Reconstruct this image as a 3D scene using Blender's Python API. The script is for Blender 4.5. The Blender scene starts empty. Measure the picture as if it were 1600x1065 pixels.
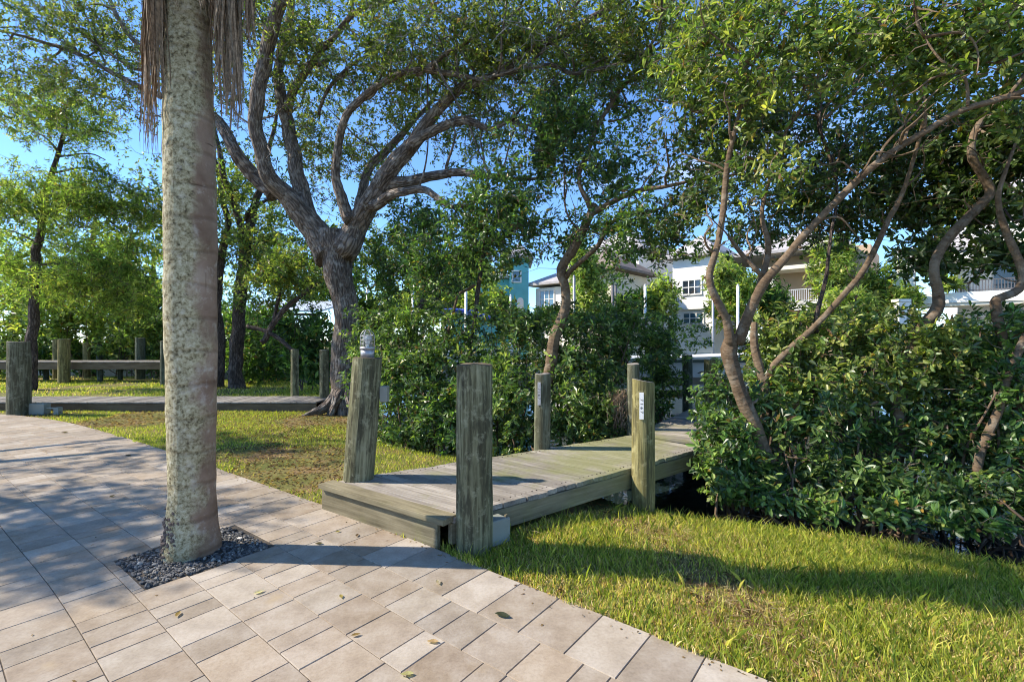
import bpy, math
import numpy as np
from mathutils import Vector
from mathutils.kdtree import KDTree

# ------------------------------------------------------------------ camera, sky, sun, exposure
scene = bpy.context.scene
F = 740.0            # focal length in pixels of the 1600 px wide photograph
EYE = 1.5
cam_d = bpy.data.cameras.new('camera')
cam_d.sensor_width = 36.0
cam_d.lens = F / 1600.0 * 36.0
cam_d.clip_start = 0.05
cam_d.clip_end = 2000.0
cam = bpy.data.objects.new('camera', cam_d)
scene.collection.objects.link(cam)
cam.location = (0, 0, EYE)
cam.rotation_euler = (math.radians(90), 0, 0)
scene.camera = cam

SUN_EL, SUN_AZ = math.radians(40), math.radians(-3)      # from the left
sun_vec = Vector((-math.cos(SUN_EL) * math.cos(SUN_AZ), -math.cos(SUN_EL) * math.sin(SUN_AZ), math.sin(SUN_EL)))
world = bpy.data.worlds.new('World')
scene.world = world
world.use_nodes = True
wn = world.node_tree
wn.nodes.clear()
w_out = wn.nodes.new('ShaderNodeOutputWorld')
w_bg = wn.nodes.new('ShaderNodeBackground')
w_sky = wn.nodes.new('ShaderNodeTexSky')
w_sky.sky_type = 'NISHITA'
w_sky.sun_disc = False
w_sky.sun_elevation = SUN_EL
w_sky.sun_rotation = math.atan2(sun_vec.x, sun_vec.y)
w_sky.air_density = 0.8
w_sky.dust_density = 0.0
w_sky.ozone_density = 6.0
w_bg.inputs['Strength'].default_value = 0.145
# thin fair-weather cloud laid over the sky
w_tc = wn.nodes.new('ShaderNodeTexCoord')
w_map = wn.nodes.new('ShaderNodeMapping')
w_map.inputs['Scale'].default_value = (1.6, 1.6, 5.0)
w_map.inputs['Location'].default_value = (0.35, 0.0, 0.2)
w_no = wn.nodes.new('ShaderNodeTexNoise')
w_no.inputs['Scale'].default_value = 1.9
w_no.inputs['Detail'].default_value = 7
w_no.inputs['Roughness'].default_value = 0.55
w_rp = wn.nodes.new('ShaderNodeValToRGB')
w_rp.color_ramp.elements[0].position = 0.60
w_rp.color_ramp.elements[1].position = 0.85
w_rp.color_ramp.elements[1].color = (0.75, 0.75, 0.75, 1)
w_mx = wn.nodes.new('ShaderNodeMix')
w_mx.data_type = 'RGBA'
w_mx.inputs[7].default_value = (4.6, 4.7, 5.3, 1)
wn.links.new(w_tc.outputs['Generated'], w_map.inputs['Vector'])
wn.links.new(w_map.outputs['Vector'], w_no.inputs['Vector'])
wn.links.new(w_no.outputs['Fac'], w_rp.inputs['Fac'])
wn.links.new(w_rp.outputs['Color'], w_mx.inputs[0])
w_hs = wn.nodes.new('ShaderNodeHueSaturation')
w_hs.inputs['Saturation'].default_value = 1.05
wn.links.new(w_sky.outputs['Color'], w_hs.inputs['Color'])
wn.links.new(w_hs.outputs['Color'], w_mx.inputs[6])
wn.links.new(w_mx.outputs[2], w_bg.inputs['Color'])
wn.links.new(w_bg.outputs['Background'], w_out.inputs['Surface'])

sun_d = bpy.data.lights.new('sun', 'SUN')
sun_d.energy = 3.7
sun_d.angle = math.radians(0.5)
sun_d.color = (1.0, 0.92, 0.78)
sun = bpy.data.objects.new('sun', sun_d)
scene.collection.objects.link(sun)
sun.rotation_euler = (-sun_vec).to_track_quat('-Z', 'Y').to_euler()
sun.location = (-20, -5, 20)

scene.view_settings.view_transform = 'Standard'
scene.view_settings.look = 'None'
scene.view_settings.exposure = 1.16
scene.view_settings.gamma = 1.0
scene.view_settings.use_curve_mapping = False
scene.render.engine = 'CYCLES'
scene.cycles.use_denoising = True
scene.cycles.use_adaptive_sampling = True
scene.cycles.adaptive_threshold = 0.02
scene.cycles.pixel_filter_type = 'BLACKMAN_HARRIS'
scene.cycles.filter_width = 1.05
scene.cycles.max_bounces = 4
scene.cycles.diffuse_bounces = 3
scene.cycles.glossy_bounces = 3
scene.cycles.transmission_bounces = 6
scene.cycles.transparent_max_bounces = 8
scene.cycles.sample_clamp_indirect = 6.0

# ------------------------------------------------------------------ helpers
C = scene.collection
rng = np.random.default_rng(7)


def P(px, py, Y):
    """point at depth Y seen at pixel (px, py) of the 1600 x 1065 photograph"""
    return np.array([(px - 800.0) / F * Y, Y, EYE - (py - 532.5) / F * Y])


def G(px, py, z=0.0):
    Y = F * (EYE - z) / (py - 532.5)
    return np.array([(px - 800.0) / F * Y, Y, z])


def link(o, parent=None):
    C.objects.link(o)
    if parent is not None:
        o.parent = parent
        o.matrix_parent_inverse = parent.matrix_world.inverted() if False else o.matrix_parent_inverse
    return o


def tag(o, label=None, cat=None, group=None, kind=None):
    if label:
        o['label'] = label
    if cat:
        o['category'] = cat
    if group:
        o['group'] = group
    if kind:
        o['kind'] = kind
    return o


def empty(name, loc=(0, 0, 0), label=None, cat=None, group=None):
    """a thing's root, at the world origin of its parts' coordinates shifted to loc"""
    o = bpy.data.objects.new(name, None)
    o.empty_display_size = 0.2
    o.location = loc
    C.objects.link(o)
    return tag(o, label, cat, group)


def mesh_obj(name, verts, faces, mat, parent=None, smooth=False, uvs=None, cols=None, origin=None):
    """verts in WORLD space; the object's origin is put at `origin` (default: parent's base)."""
    verts = np.asarray(verts, dtype=np.float64)
    po = np.array(parent_world(parent))
    if origin is None:
        o0 = po
    else:
        o0 = np.asarray(origin, dtype=np.float64)
    me = bpy.data.meshes.new(name)
    v = (verts - o0).astype(np.float32)
    me.vertices.add(len(v))
    me.vertices.foreach_set('co', v.ravel())
    if isinstance(faces, np.ndarray):
        k = faces.shape[1]
        nf = faces.shape[0]
        me.loops.add(nf * k)
        me.loops.foreach_set('vertex_index', faces.astype(np.int32).ravel())
        me.polygons.add(nf)
        me.polygons.foreach_set('loop_start', np.arange(0, nf * k, k, dtype=np.int32))
    else:
        lens = np.array([len(f) for f in faces], dtype=np.int32)
        flat = np.fromiter((i for f in faces for i in f), dtype=np.int32)
        nf = len(lens)
        me.loops.add(len(flat))
        me.loops.foreach_set('vertex_index', flat)
        me.polygons.add(nf)
        st = np.zeros(nf, dtype=np.int32)
        st[1:] = np.cumsum(lens)[:-1]
        me.polygons.foreach_set('loop_start', st)
    me.polygons.foreach_set('use_smooth', np.full(nf, bool(smooth)))
    me.update(calc_edges=True)
    if uvs is not None:
        ul = me.uv_layers.new(name='UVMap')
        li = np.zeros(len(me.loops), dtype=np.int32)
        me.loops.foreach_get('vertex_index', li)
        ul.data.foreach_set('uv', np.asarray(uvs, dtype=np.float32)[li].ravel())
    if cols is not None:
        ca = me.color_attributes.new('Col', 'FLOAT_COLOR', 'POINT')
        c4 = np.ones((len(v), 4), dtype=np.float32)
        c4[:, :3] = cols
        ca.data.foreach_set('color', c4.ravel())
    me.materials.append(mat)
    o = bpy.data.objects.new(name, me)
    C.objects.link(o)
    o.location = o0 - po
    if parent is not None:
        o.parent = parent
    return o


def parent_world(p):
    l = np.zeros(3)
    while p is not None:
        l = l + np.array(p.location)
        p = p.parent
    return l


class MB:
    """collects boxes and tubes in world space for ONE mesh"""
    def __init__(s):
        s.v, s.f, s.uv, s.n = [], [], [], 0

    def add(s, v, f, uv=None):
        v = np.asarray(v, float)
        s.v.append(v)
        s.uv.append(np.zeros((len(v), 2)) if uv is None else np.asarray(uv, float))
        s.f.extend([tuple(int(i) + s.n for i in q) for q in f])
        s.n += len(v)
        return s

    def box(s, x0, x1, y0, y1, z0, z1, bev=0.0):
        if bev <= 0:
            v = [(x, y, z) for z in (z0, z1) for y in (y0, y1) for x in (x0, x1)]
            f = [(0, 2, 3, 1), (4, 5, 7, 6), (0, 1, 5, 4), (2, 6, 7, 3), (0, 4, 6, 2), (1, 3, 7, 5)]
            return s.add(v, f)
        b = bev
        v = []
        for z, i in ((z0, b), (z0 + b, 0), (z1 - b, 0), (z1, b)):
            v += [(x0 + i, y0 + i, z), (x1 - i, y0 + i, z), (x1 - i, y1 - i, z), (x0 + i, y1 - i, z)]
        f = [(3, 2, 1, 0), (12, 13, 14, 15)]
        for r in range(3):
            for k in range(4):
                a, c = r * 4 + k, r * 4 + (k + 1) % 4
                f.append((a, c, c + 4, a + 4))
        return s.add(v, f)

    def tube(s, pts, rad, sides=8, cap=True, wob=0.0):
        v, f, uv = tube_geo(pts, rad, sides, cap, wob)
        return s.add(v, f, uv)

    def prism(s, poly, z0, z1):
        n = len(poly)
        v = [(x, y, z0) for x, y in poly] + [(x, y, z1) for x, y in poly]
        f = [tuple(range(n))[::-1], tuple(range(n, 2 * n))]
        for k in range(n):
            f.append((k, (k + 1) % n, n + (k + 1) % n, n + k))
        return s.add(v, f)

    def build(s, name, mat, parent=None, smooth=False, origin=None):
        return mesh_obj(name, np.vstack(s.v), s.f, mat, parent, smooth, np.vstack(s.uv), None, origin)


def snoise(p, freq, seed=0):
    """cheap smooth pseudo noise, about -1..1"""
    r = np.random.default_rng(seed + 101)
    out = np.zeros(len(p))
    for i in range(6):
        k = r.normal(size=3)
        k /= np.linalg.norm(k)
        out += np.sin((p @ k) * freq * r.uniform(0.7, 1.5) + r.uniform(0, 6.28))
    return out / 2.6


def smooth_path(pts, rad, step=0.12):
    """Catmull-Rom through the points"""
    pts = np.asarray(pts, float)
    rad = np.asarray(rad, float)
    n = len(pts)
    ext = np.vstack([2 * pts[0] - pts[1], pts, 2 * pts[-1] - pts[-2]])
    op, orr = [], []
    for i in range(n - 1):
        p0, p1, p2, p3 = ext[i], ext[i + 1], ext[i + 2], ext[i + 3]
        k = max(2, min(14, int(np.linalg.norm(p2 - p1) / step)))
        for j in range(k):
            t = j / k
            op.append(0.5 * ((2 * p1) + (-p0 + p2) * t + (2 * p0 - 5 * p1 + 4 * p2 - p3) * t * t + (-p0 + 3 * p1 - 3 * p2 + p3) * t ** 3))
            orr.append(rad[i] * (1 - t) + rad[i + 1] * t)
    op.append(pts[-1])
    orr.append(rad[-1])
    return np.array(op), np.array(orr)


def tube_geo(pts, rad, sides=8, cap=True, wob=0.0, seed=0):
    pts = np.asarray(pts, float)
    n = len(pts)
    rad = np.full(n, rad) if np.isscalar(rad) else np.asarray(rad, float)
    t = np.gradient(pts, axis=0)
    t /= np.linalg.norm(t, axis=1)[:, None] + 1e-9
    ref = np.array([0.0, -1.0, 0.0]) if abs(t[0][1]) < 0.9 else np.array([1.0, 0, 0])
    u = ref - t[0] * (ref @ t[0])
    u /= np.linalg.norm(u)
    ang = np.arange(sides + 1) / sides * 2 * np.pi
    length = np.concatenate([[0], np.cumsum(np.linalg.norm(np.diff(pts, axis=0), axis=1))])
    V, UV = [], []
    r0 = rad.mean()
    for i in range(n):
        u = u - t[i] * (u @ t[i])
        u /= np.linalg.norm(u) + 1e-9
        w = np.cross(t[i], u)
        ring = np.cos(ang)[:, None] * u + np.sin(ang)[:, None] * w
        rr = np.full(sides + 1, rad[i])
        if wob:
            q = pts[i] + ring * rad[i]
            rr = rr * (1 + wob * snoise(q, 2.2 / max(r0, 0.02), seed))
            rr[-1] = rr[0]
        V.append(pts[i] + ring * rr[:, None])
        UV.append(np.stack([ang / (2 * np.pi) * (2 * np.pi * r0), np.full(sides + 1, length[i])], 1))
    V = np.vstack(V)
    UV = np.vstack(UV)
    m = sides + 1
    f = []
    for i in range(n - 1):
        for k in range(sides):
            a = i * m + k
            f.append((a, a + 1, a + 1 + m, a + m))
    if cap:
        V = np.vstack([V, pts[:1], pts[-1:]])
        UV = np.vstack([UV, [[0, 0]], [[0, length[-1]]]])
        b, e = len(V) - 2, len(V) - 1
        for k in range(sides):
            f.append((b, k + 1, k))
            f.append((e, (n - 1) * m + k, (n - 1) * m + k + 1))
    return V, f, UV


# ------------------------------------------------------------------ materials
def new_mat(name):
    m = bpy.data.materials.new(name)
    m.use_nodes = True
    nt = m.node_tree
    b = nt.nodes['Principled BSDF']
    return m, nt, b


def nd(nt, kind, **kw):
    n = nt.nodes.new('ShaderNode' + kind)
    for k, v in kw.items():
        if k in n.inputs.keys():
            n.inputs[k].default_value = v
        else:
            setattr(n, k, v)
    return n


def ramp(nt, fac, stops):
    r = nt.nodes.new('ShaderNodeValToRGB')
    e = r.color_ramp.elements
    while len(e) > 1:
        e.remove(e[-1])
    e[0].position, e[0].color = stops[0][0], (*stops[0][1], 1)
    for p, c in stops[1:]:
        x = e.new(p)
        x.color = (*c, 1)
    nt.links.new(fac, r.inputs['Fac'])
    return r.outputs['Color']


def mix(nt, fac, a, b, mode='MIX'):
    m = nt.nodes.new('ShaderNodeMix')
    m.data_type = 'RGBA'
    m.blend_type = mode
    for i, x in ((0, fac), (6, a), (7, b)):
        if hasattr(x, 'is_linked'):
            nt.links.new(x, m.inputs[i])
        else:
            m.inputs[i].default_value = x if i == 0 else (*x, 1)
    return m.outputs[2]


def noise(nt, vec, scale, detail=4, rough=0.55, mapscale=None):
    if mapscale is not None:
        mp = nt.nodes.new('ShaderNodeMapping')
        mp.inputs['Scale'].default_value = mapscale
        nt.links.new(vec, mp.inputs['Vector'])
        vec = mp.outputs['Vector']
    n = nd(nt, 'TexNoise', Scale=scale, Detail=detail, Roughness=rough)
    nt.links.new(vec, n.inputs['Vector'])
    return n.outputs['Fac']


def bump(nt, b, height, strength=0.4, dist=0.01):
    bp = nd(nt, 'Bump', Strength=strength, Distance=dist)
    nt.links.new(height, bp.inputs['Height'])
    nt.links.new(bp.outputs['Normal'], b.inputs['Normal'])


def plain(name, col, rough=0.6, metal=0.0, var=0.12, scale=6.0, spec=0.4):
    """a colour with a little mottling, for small and far things"""
    m, nt, b = new_mat(name)
    g = nd(nt, 'NewGeometry')
    f = noise(nt, g.outputs['Position'], scale, 5)
    lo = tuple(c * (1 - var) for c in col)
    hi = tuple(min(1, c * (1 + var)) for c in col)
    c = ramp(nt, f, [(0.3, lo), (0.7, hi)])
    nt.links.new(c, b.inputs['Base Color'])
    b.inputs['Roughness'].default_value = rough
    b.inputs['Metallic'].default_value = metal
    b.inputs['Specular IOR Level'].default_value = spec
    return m


def leaf_mat(name, trans=0.35, rough=0.45, spec=0.35):
    m, nt, b = new_mat(name)
    a = nd(nt, 'Attribute', attribute_name='Col')
    nt.links.new(a.outputs['Color'], b.inputs['Base Color'])
    b.inputs['Roughness'].default_value = rough
    b.inputs['Specular IOR Level'].default_value = spec
    tr = nd(nt, 'BsdfTranslucent')
    tc = mix(nt, 1.0, a.outputs['Color'], (1.55, 1.75, 0.62), 'MULTIPLY')
    nt.links.new(tc, tr.inputs['Color'])
    ms = nd(nt, 'MixShader')
    ms.inputs[0].default_value = trans
    nt.links.new(b.outputs[0], ms.inputs[1])
    nt.links.new(tr.outputs[0], ms.inputs[2])
    nt.links.new(ms.outputs[0], nt.nodes['Material Output'].inputs['Surface'])
    return m


def bark_mat(name, dark, mid, light, fiss=(14, 3), rough=0.9, lichen=None, bstr=0.8, rings=False):
    m, nt, b = new_mat(name)
    uv = nd(nt, 'UVMap').outputs['UV']
    g = nd(nt, 'NewGeometry').outputs['Position']
    f1 = noise(nt, uv, 1.0, 5, 0.6, (fiss[0], fiss[1], 1) if not rings else (fiss[1], fiss[0], 1))
    v = nd(nt, 'TexVoronoi', Scale=1.0, feature='DISTANCE_TO_EDGE')
    mp = nt.nodes.new('ShaderNodeMapping')
    mp.inputs['Scale'].default_value = (fiss[0] * 1.6, fiss[1] * 1.3, 1)
    nt.links.new(uv, mp.inputs['Vector'])
    nt.links.new(mp.outputs['Vector'], v.inputs['Vector'])
    c = ramp(nt, f1, [(0.3, dark), (0.5, mid), (0.72, light)])
    f2 = noise(nt, g, 3.0, 4)
    c = mix(nt, 0.35, c, ramp(nt, f2, [(0.35, dark), (0.65, light)]))
    h = f1
    if not rings:
        cr = ramp(nt, v.outputs['Distance'], [(0.0, (0.22, 0.2, 0.2)), (0.2, (1, 1, 1))])
        c = mix(nt, 0.75, c, cr, 'MULTIPLY')
        ad = nd(nt, 'Math', operation='ADD')
        nt.links.new(f1, ad.inputs[0])
        nt.links.new(cr, ad.inputs[1])
        h = ad.outputs[0]
    if lichen:
        lf = noise(nt, g, 7.0, 6, 0.65)
        lm = ramp(nt, lf, [(0.52, (0, 0, 0)), (0.62, (1, 1, 1))])
        ml = nd(nt, 'Math', operation='MULTIPLY')
        nt.links.new(lm, ml.inputs[0])
        ml.inputs[1].default_value = 0.6
        c = mix(nt, ml.outputs[0], c, lichen)
    nt.links.new(c, b.inputs['Base Color'])
    b.inputs['Roughness'].default_value = rough
    b.inputs['Specular IOR Level'].default_value = 0.2
    bump(nt, b, h, bstr, 0.04)
    return m


def palm_mat():
    m, nt, b = new_mat('palm_bark')
    uv = nd(nt, 'UVMap').outputs['UV']
    g = nd(nt, 'NewGeometry').outputs['Position']
    base = ramp(nt, noise(nt, g, 5, 5), [(0.3, (0.20, 0.13, 0.09)), (0.55, (0.30, 0.21, 0.155)), (0.75, (0.40, 0.31, 0.235))])
    # lichen crust, thinning out across the right flank and broken up by flecks
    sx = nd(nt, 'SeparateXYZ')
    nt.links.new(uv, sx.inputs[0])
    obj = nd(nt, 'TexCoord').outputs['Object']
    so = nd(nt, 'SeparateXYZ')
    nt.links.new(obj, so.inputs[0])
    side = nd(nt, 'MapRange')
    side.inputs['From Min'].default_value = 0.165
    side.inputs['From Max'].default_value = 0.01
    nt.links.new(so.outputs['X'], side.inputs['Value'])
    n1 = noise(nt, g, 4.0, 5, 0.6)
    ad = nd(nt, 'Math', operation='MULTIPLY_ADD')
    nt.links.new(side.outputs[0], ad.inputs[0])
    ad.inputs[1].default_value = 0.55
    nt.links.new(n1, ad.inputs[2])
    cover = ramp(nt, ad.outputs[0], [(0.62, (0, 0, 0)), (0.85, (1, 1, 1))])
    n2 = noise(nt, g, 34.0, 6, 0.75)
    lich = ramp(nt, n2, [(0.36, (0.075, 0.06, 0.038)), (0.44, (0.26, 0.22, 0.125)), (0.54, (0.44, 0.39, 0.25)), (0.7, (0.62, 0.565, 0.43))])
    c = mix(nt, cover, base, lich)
    # thin pale crust in scattered patches
    pale = ramp(nt, noise(nt, g, 9.0, 6, 0.7), [(0.55, (0, 0, 0)), (0.7, (1, 1, 1))])
    pm = nd(nt, 'Math', operation='MULTIPLY')
    nt.links.new(pale, pm.inputs[0])
    pm.inputs[1].default_value = 0.6
    c = mix(nt, pm.outputs[0], c, (0.58, 0.53, 0.46))
    big = noise(nt, g, 1.7, 4, 0.6)
    c = mix(nt, 0.55, c, ramp(nt, big, [(0.3, (0.62, 0.56, 0.48)), (0.5, (1.0, 0.97, 0.9)), (0.7, (1.15, 1.14, 1.1))]), 'MULTIPLY')
    ck = ramp(nt, noise(nt, uv, 1.0, 4, 0.6, (3.0, 26.0, 1)), [(0.27, (0.25, 0.2, 0.16)), (0.33, (1, 1, 1))])
    c = mix(nt, 0.8, c, ck, 'MULTIPLY')
    vk = ramp(nt, noise(nt, uv, 1.0, 4, 0.6, (30.0, 1.6, 1)), [(0.28, (0.4, 0.34, 0.28)), (0.36, (1, 1, 1))])
    c = mix(nt, 0.7, c, vk, 'MULTIPLY')
    # leaf-scar rings
    wv = nd(nt, 'TexWave', wave_type='BANDS', bands_direction='Y', Scale=1.35, Distortion=1.5, Detail=3.0)
    wv.inputs['Detail Scale'].default_value = 2.0
    nt.links.new(uv, wv.inputs['Vector'])
    rg = ramp(nt, wv.outputs['Fac'], [(0.0, (0.62, 0.58, 0.55)), (0.07, (1, 1, 1))])
    c = mix(nt, 0.6, c, rg, 'MULTIPLY')
    nt.links.new(c, b.inputs['Base Color'])
    b.inputs['Roughness'].default_value = 0.92
    b.inputs['Specular IOR Level'].default_value = 0.15
    a2 = nd(nt, 'Math', operation='ADD')
    nt.links.new(n2, a2.inputs[0])
    nt.links.new(rg, a2.inputs[1])
    bump(nt, b, a2.outputs[0], 0.55, 0.012)
    return m


def post_mat(name, hue, dark=(0.055, 0.05, 0.03), amount=0.5):
    m, nt, b = new_mat(name)
    uv = nd(nt, 'UVMap').outputs['UV']
    g = nd(nt, 'NewGeometry').outputs['Position']
    oi = nd(nt, 'ObjectInfo')
    vm = nd(nt, 'VectorMath', operation='ADD')
    nt.links.new(uv, vm.inputs[0])
    cb = nd(nt, 'CombineXYZ')
    ml = nd(nt, 'Math', operation='MULTIPLY')
    nt.links.new(oi.outputs['Random'], ml.inputs[0])
    ml.inputs[1].default_value = 37.0
    nt.links.new(ml.outputs[0], cb.inputs[0])
    nt.links.new(cb.outputs[0], vm.inputs[1])
    uvo = vm.outputs[0]
    s1 = noise(nt, uvo, 1.0, 6, 0.6, (22, 0.9, 1))
    s2 = noise(nt, uvo, 1.0, 5, 0.65, (60, 3.0, 1))
    blot = noise(nt, uvo, 1.0, 6, 0.7, (9, 1.8, 1))
    lo = tuple(c * 0.55 for c in hue)
    hi = tuple(min(1, c * 1.35 + 0.03) for c in hue)
    c = ramp(nt, s1, [(0.32, lo), (0.5, hue), (0.66, hi)])
    c = mix(nt, 0.75, c, ramp(nt, s2, [(0.36, (0.2, 0.19, 0.15)), (0.56, (1, 1, 1))]), 'MULTIPLY')
    st = ramp(nt, blot, [(0.48, (0, 0, 0)), (0.58, (1, 1, 1))])
    sa = nd(nt, 'Math', operation='MULTIPLY')
    nt.links.new(st, sa.inputs[0])
    sa.inputs[1].default_value = amount
    c = mix(nt, sa.outputs[0], c, dark)
    lk = ramp(nt, noise(nt, g, 11.0, 6, 0.7), [(0.54, (0, 0, 0)), (0.66, (1, 1, 1))])
    lm_ = nd(nt, 'Math', operation='MULTIPLY')
    nt.links.new(lk, lm_.inputs[0])
    lm_.inputs[1].default_value = 0.6
    c = mix(nt, lm_.outputs[0], c, tuple(min(1, x * 1.45 + 0.06) for x in hue))
    nt.links.new(c, b.inputs['Base Color'])
    b.inputs['Roughness'].default_value = 0.9
    b.inputs['Specular IOR Level'].default_value = 0.15
    ck = ramp(nt, noise(nt, uvo, 1.0, 3, 0.5, (34, 0.45, 1)), [(0.30, (0, 0, 0)), (0.36, (1, 1, 1))])
    ad = nd(nt, 'Math', operation='ADD')
    nt.links.new(ck, ad.inputs[0])
    nt.links.new(s2, ad.inputs[1])
    bump(nt, b, ad.outputs[0], 0.6, 0.01)
    return m


def plank_mat(name, lo, mid, hi, algae=0.0, acol=(0.20, 0.21, 0.045)):
    m, nt, b = new_mat(name)
    tc = nd(nt, 'TexCoord').outputs['Object']
    g = nd(nt, 'NewGeometry').outputs['Position']
    oi = nd(nt, 'ObjectInfo')
    cb = nd(nt, 'CombineXYZ')
    ml = nd(nt, 'Math', operation='MULTIPLY')
    nt.links.new(oi.outputs['Random'], ml.inputs[0])
    ml.inputs[1].default_value = 50.0
    nt.links.new(ml.outputs[0], cb.inputs[2])
    vm = nd(nt, 'VectorMath', operation='ADD')
    nt.links.new(tc, vm.inputs[0])
    nt.links.new(cb.outputs[0], vm.inputs[1])
    v = vm.outputs[0]
    g1 = noise(nt, v, 1.0, 6, 0.65, (1.6, 45, 45))
    g2 = noise(nt, v, 1.0, 4, 0.6, (2.5, 9, 9))
    c = ramp(nt, g1, [(0.3, lo), (0.5, mid), (0.7, hi)])
    c = mix(nt, 0.45, c, ramp(nt, g2, [(0.3, lo), (0.7, hi)]))
    tone = nd(nt, 'MapRange')
    tone.inputs['To Min'].default_value = 0.72
    tone.inputs['To Max'].default_value = 1.2
    nt.links.new(oi.outputs['Random'], tone.inputs['Value'])
    c = mix(nt, 1.0, c, tone.outputs[0], 'MULTIPLY')
    if algae > 0:
        an = noise(nt, g, 2.2, 5, 0.6)
        # algae grows on the damp middle of the walkway, over the edge of the bank
        sp = nd(nt, 'SeparateXYZ')
        nt.links.new(g, sp.inputs[0])
        mr = nd(nt, 'MapRange')
        mr.inputs['From Min'].default_value = -0.1
        mr.inputs['From Max'].default_value = 1.0
        nt.links.new(sp.outputs['X'], mr.inputs['Value'])
        mr2 = nd(nt, 'MapRange')
        mr2.inputs['From Min'].default_value = 2.3
        mr2.inputs['From Max'].default_value = 1.6
        nt.links.new(sp.outputs['X'], mr2.inputs['Value'])
        mu = nd(nt, 'Math', operation='MULTIPLY')
        nt.links.new(mr.outputs[0], mu.inputs[0])
        nt.links.new(mr2.outputs[0], mu.inputs[1])
        a2 = nd(nt, 'Math', operation='MULTIPLY_ADD')
        nt.links.new(mu.outputs[0], a2.inputs[0])
        a2.inputs[1].default_value = 0.28
        nt.links.new(an, a2.inputs[2])
        am = ramp(nt, a2.outputs[0], [(0.52, (0, 0, 0)), (0.75, (1, 1, 1))])
        am2 = nd(nt, 'Math', operation='MULTIPLY')
        nt.links.new(am, am2.inputs[0])
        am2.inputs[1].default_value = algae
        c = mix(nt, am2.outputs[0], c, acol)
    nt.links.new(c, b.inputs['Base Color'])
    b.inputs['Roughness'].default_value = 0.85
    b.inputs['Specular IOR Level'].default_value = 0.2
    bump(nt, b, g1, 0.5, 0.006)
    return m


def paver_mat():
    m, nt, b = new_mat('paver_stone')
    g = nd(nt, 'NewGeometry').outputs['Position']
    oi = nd(nt, 'ObjectInfo').outputs['Random']
    tone = ramp(nt, oi, [(0.0, (0.22, 0.15, 0.095)), (0.18, (0.33, 0.265, 0.205)), (0.36, (0.42, 0.32, 0.225)),
                         (0.5, (0.19, 0.16, 0.13)), (0.66, (0.36, 0.29, 0.225)), (0.82, (0.52, 0.455, 0.38)), (1.0, (0.20, 0.17, 0.138))])
    n1 = noise(nt, g, 6.5, 6, 0.68)
    n2 = noise(nt, g, 1.6, 4, 0.6)
    n3 = noise(nt, g, 60, 5, 0.7)
    c = mix(nt, 0.38, tone, ramp(nt, n1, [(0.36, (0.17, 0.12, 0.082)), (0.48, (0.34, 0.265, 0.195)), (0.62, (0.52, 0.45, 0.37))]))
    c = mix(nt, 0.3, c, ramp(nt, n2, [(0.35, (0.30, 0.235, 0.15)), (0.65, (0.40, 0.345, 0.285))]))
    c = mix(nt, 0.35, c, ramp(nt, n3, [(0.3, (0.5, 0.48, 0.45)), (0.55, (1, 1, 1))]), 'MULTIPLY')
    st = ramp(nt, noise(nt, g, 3.1, 3, 0.5), [(0.66, (0, 0, 0)), (0.78, (1, 1, 1))])
    sm = nd(nt, 'Math', operation='MULTIPLY')
    nt.links.new(st, sm.inputs[0])
    sm.inputs[1].default_value = 0.5
    c = mix(nt, sm.outputs[0], c, (0.40, 0.29, 0.15))
    nt.links.new(c, b.inputs['Base Color'])
    b.inputs['Roughness'].default_value = 0.82
    b.inputs['Specular IOR Level'].default_value = 0.25
    bump(nt, b, n3, 0.25, 0.004)
    return m


def ground_mat():
    m, nt, b = new_mat('lawn_soil')
    g = nd(nt, 'NewGeometry').outputs['Position']
    a = nd(nt, 'Attribute', attribute_name='Col').outputs['Color']
    n1 = noise(nt, g, 1.3, 5, 0.6)
    n2 = noise(nt, g, 30, 6, 0.7)
    lawn = ramp(nt, n1, [(0.3, (0.11, 0.135, 0.035)), (0.5, (0.19, 0.18, 0.065)), (0.62, (0.27, 0.19, 0.10)), (0.75, (0.17, 0.10, 0.06))])
    lawn = mix(nt, 0.6, lawn, ramp(nt, n2, [(0.3, (0.25, 0.2, 0.15)), (0.7, (1.3, 1.25, 1.1))]), 'MULTIPLY')
    mud = ramp(nt, n2, [(0.3, (0.018, 0.013, 0.008)), (0.7, (0.07, 0.045, 0.03))])
    c = mix(nt, a, lawn, mud)
    nt.links.new(c, b.inputs['Base Color'])
    b.inputs['Roughness'].default_value = 0.95
    b.inputs['Specular IOR Level'].default_value = 0.1
    bump(nt, b, n2, 0.6, 0.02)
    return m


def water_mat():
    m, nt, b = new_mat('canal_water')
    g = nd(nt, 'NewGeometry').outputs['Position']
    b.inputs['Base Color'].default_value = (0.012, 0.022, 0.022, 1)
    b.inputs['Roughness'].default_value = 0.04
    b.inputs['IOR'].default_value = 1.33
    b.inputs['Specular IOR Level'].default_value = 0.6
    bump(nt, b, noise(nt, g, 3.0, 4, 0.5), 0.25, 0.03)
    return m


def glass_mat(name, tint):
    m, nt, b = new_mat(name)
    g = nd(nt, 'NewGeometry').outputs['Position']
    c = ramp(nt, noise(nt, g, 1.2, 3), [(0.35, tuple(t * 0.5 for t in tint)), (0.65, tint)])
    nt.links.new(c, b.inputs['Base Color'])
    b.inputs['Roughness'].default_value = 0.06
    b.inputs['Specular IOR Level'].default_value = 0.9
    return m


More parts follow.
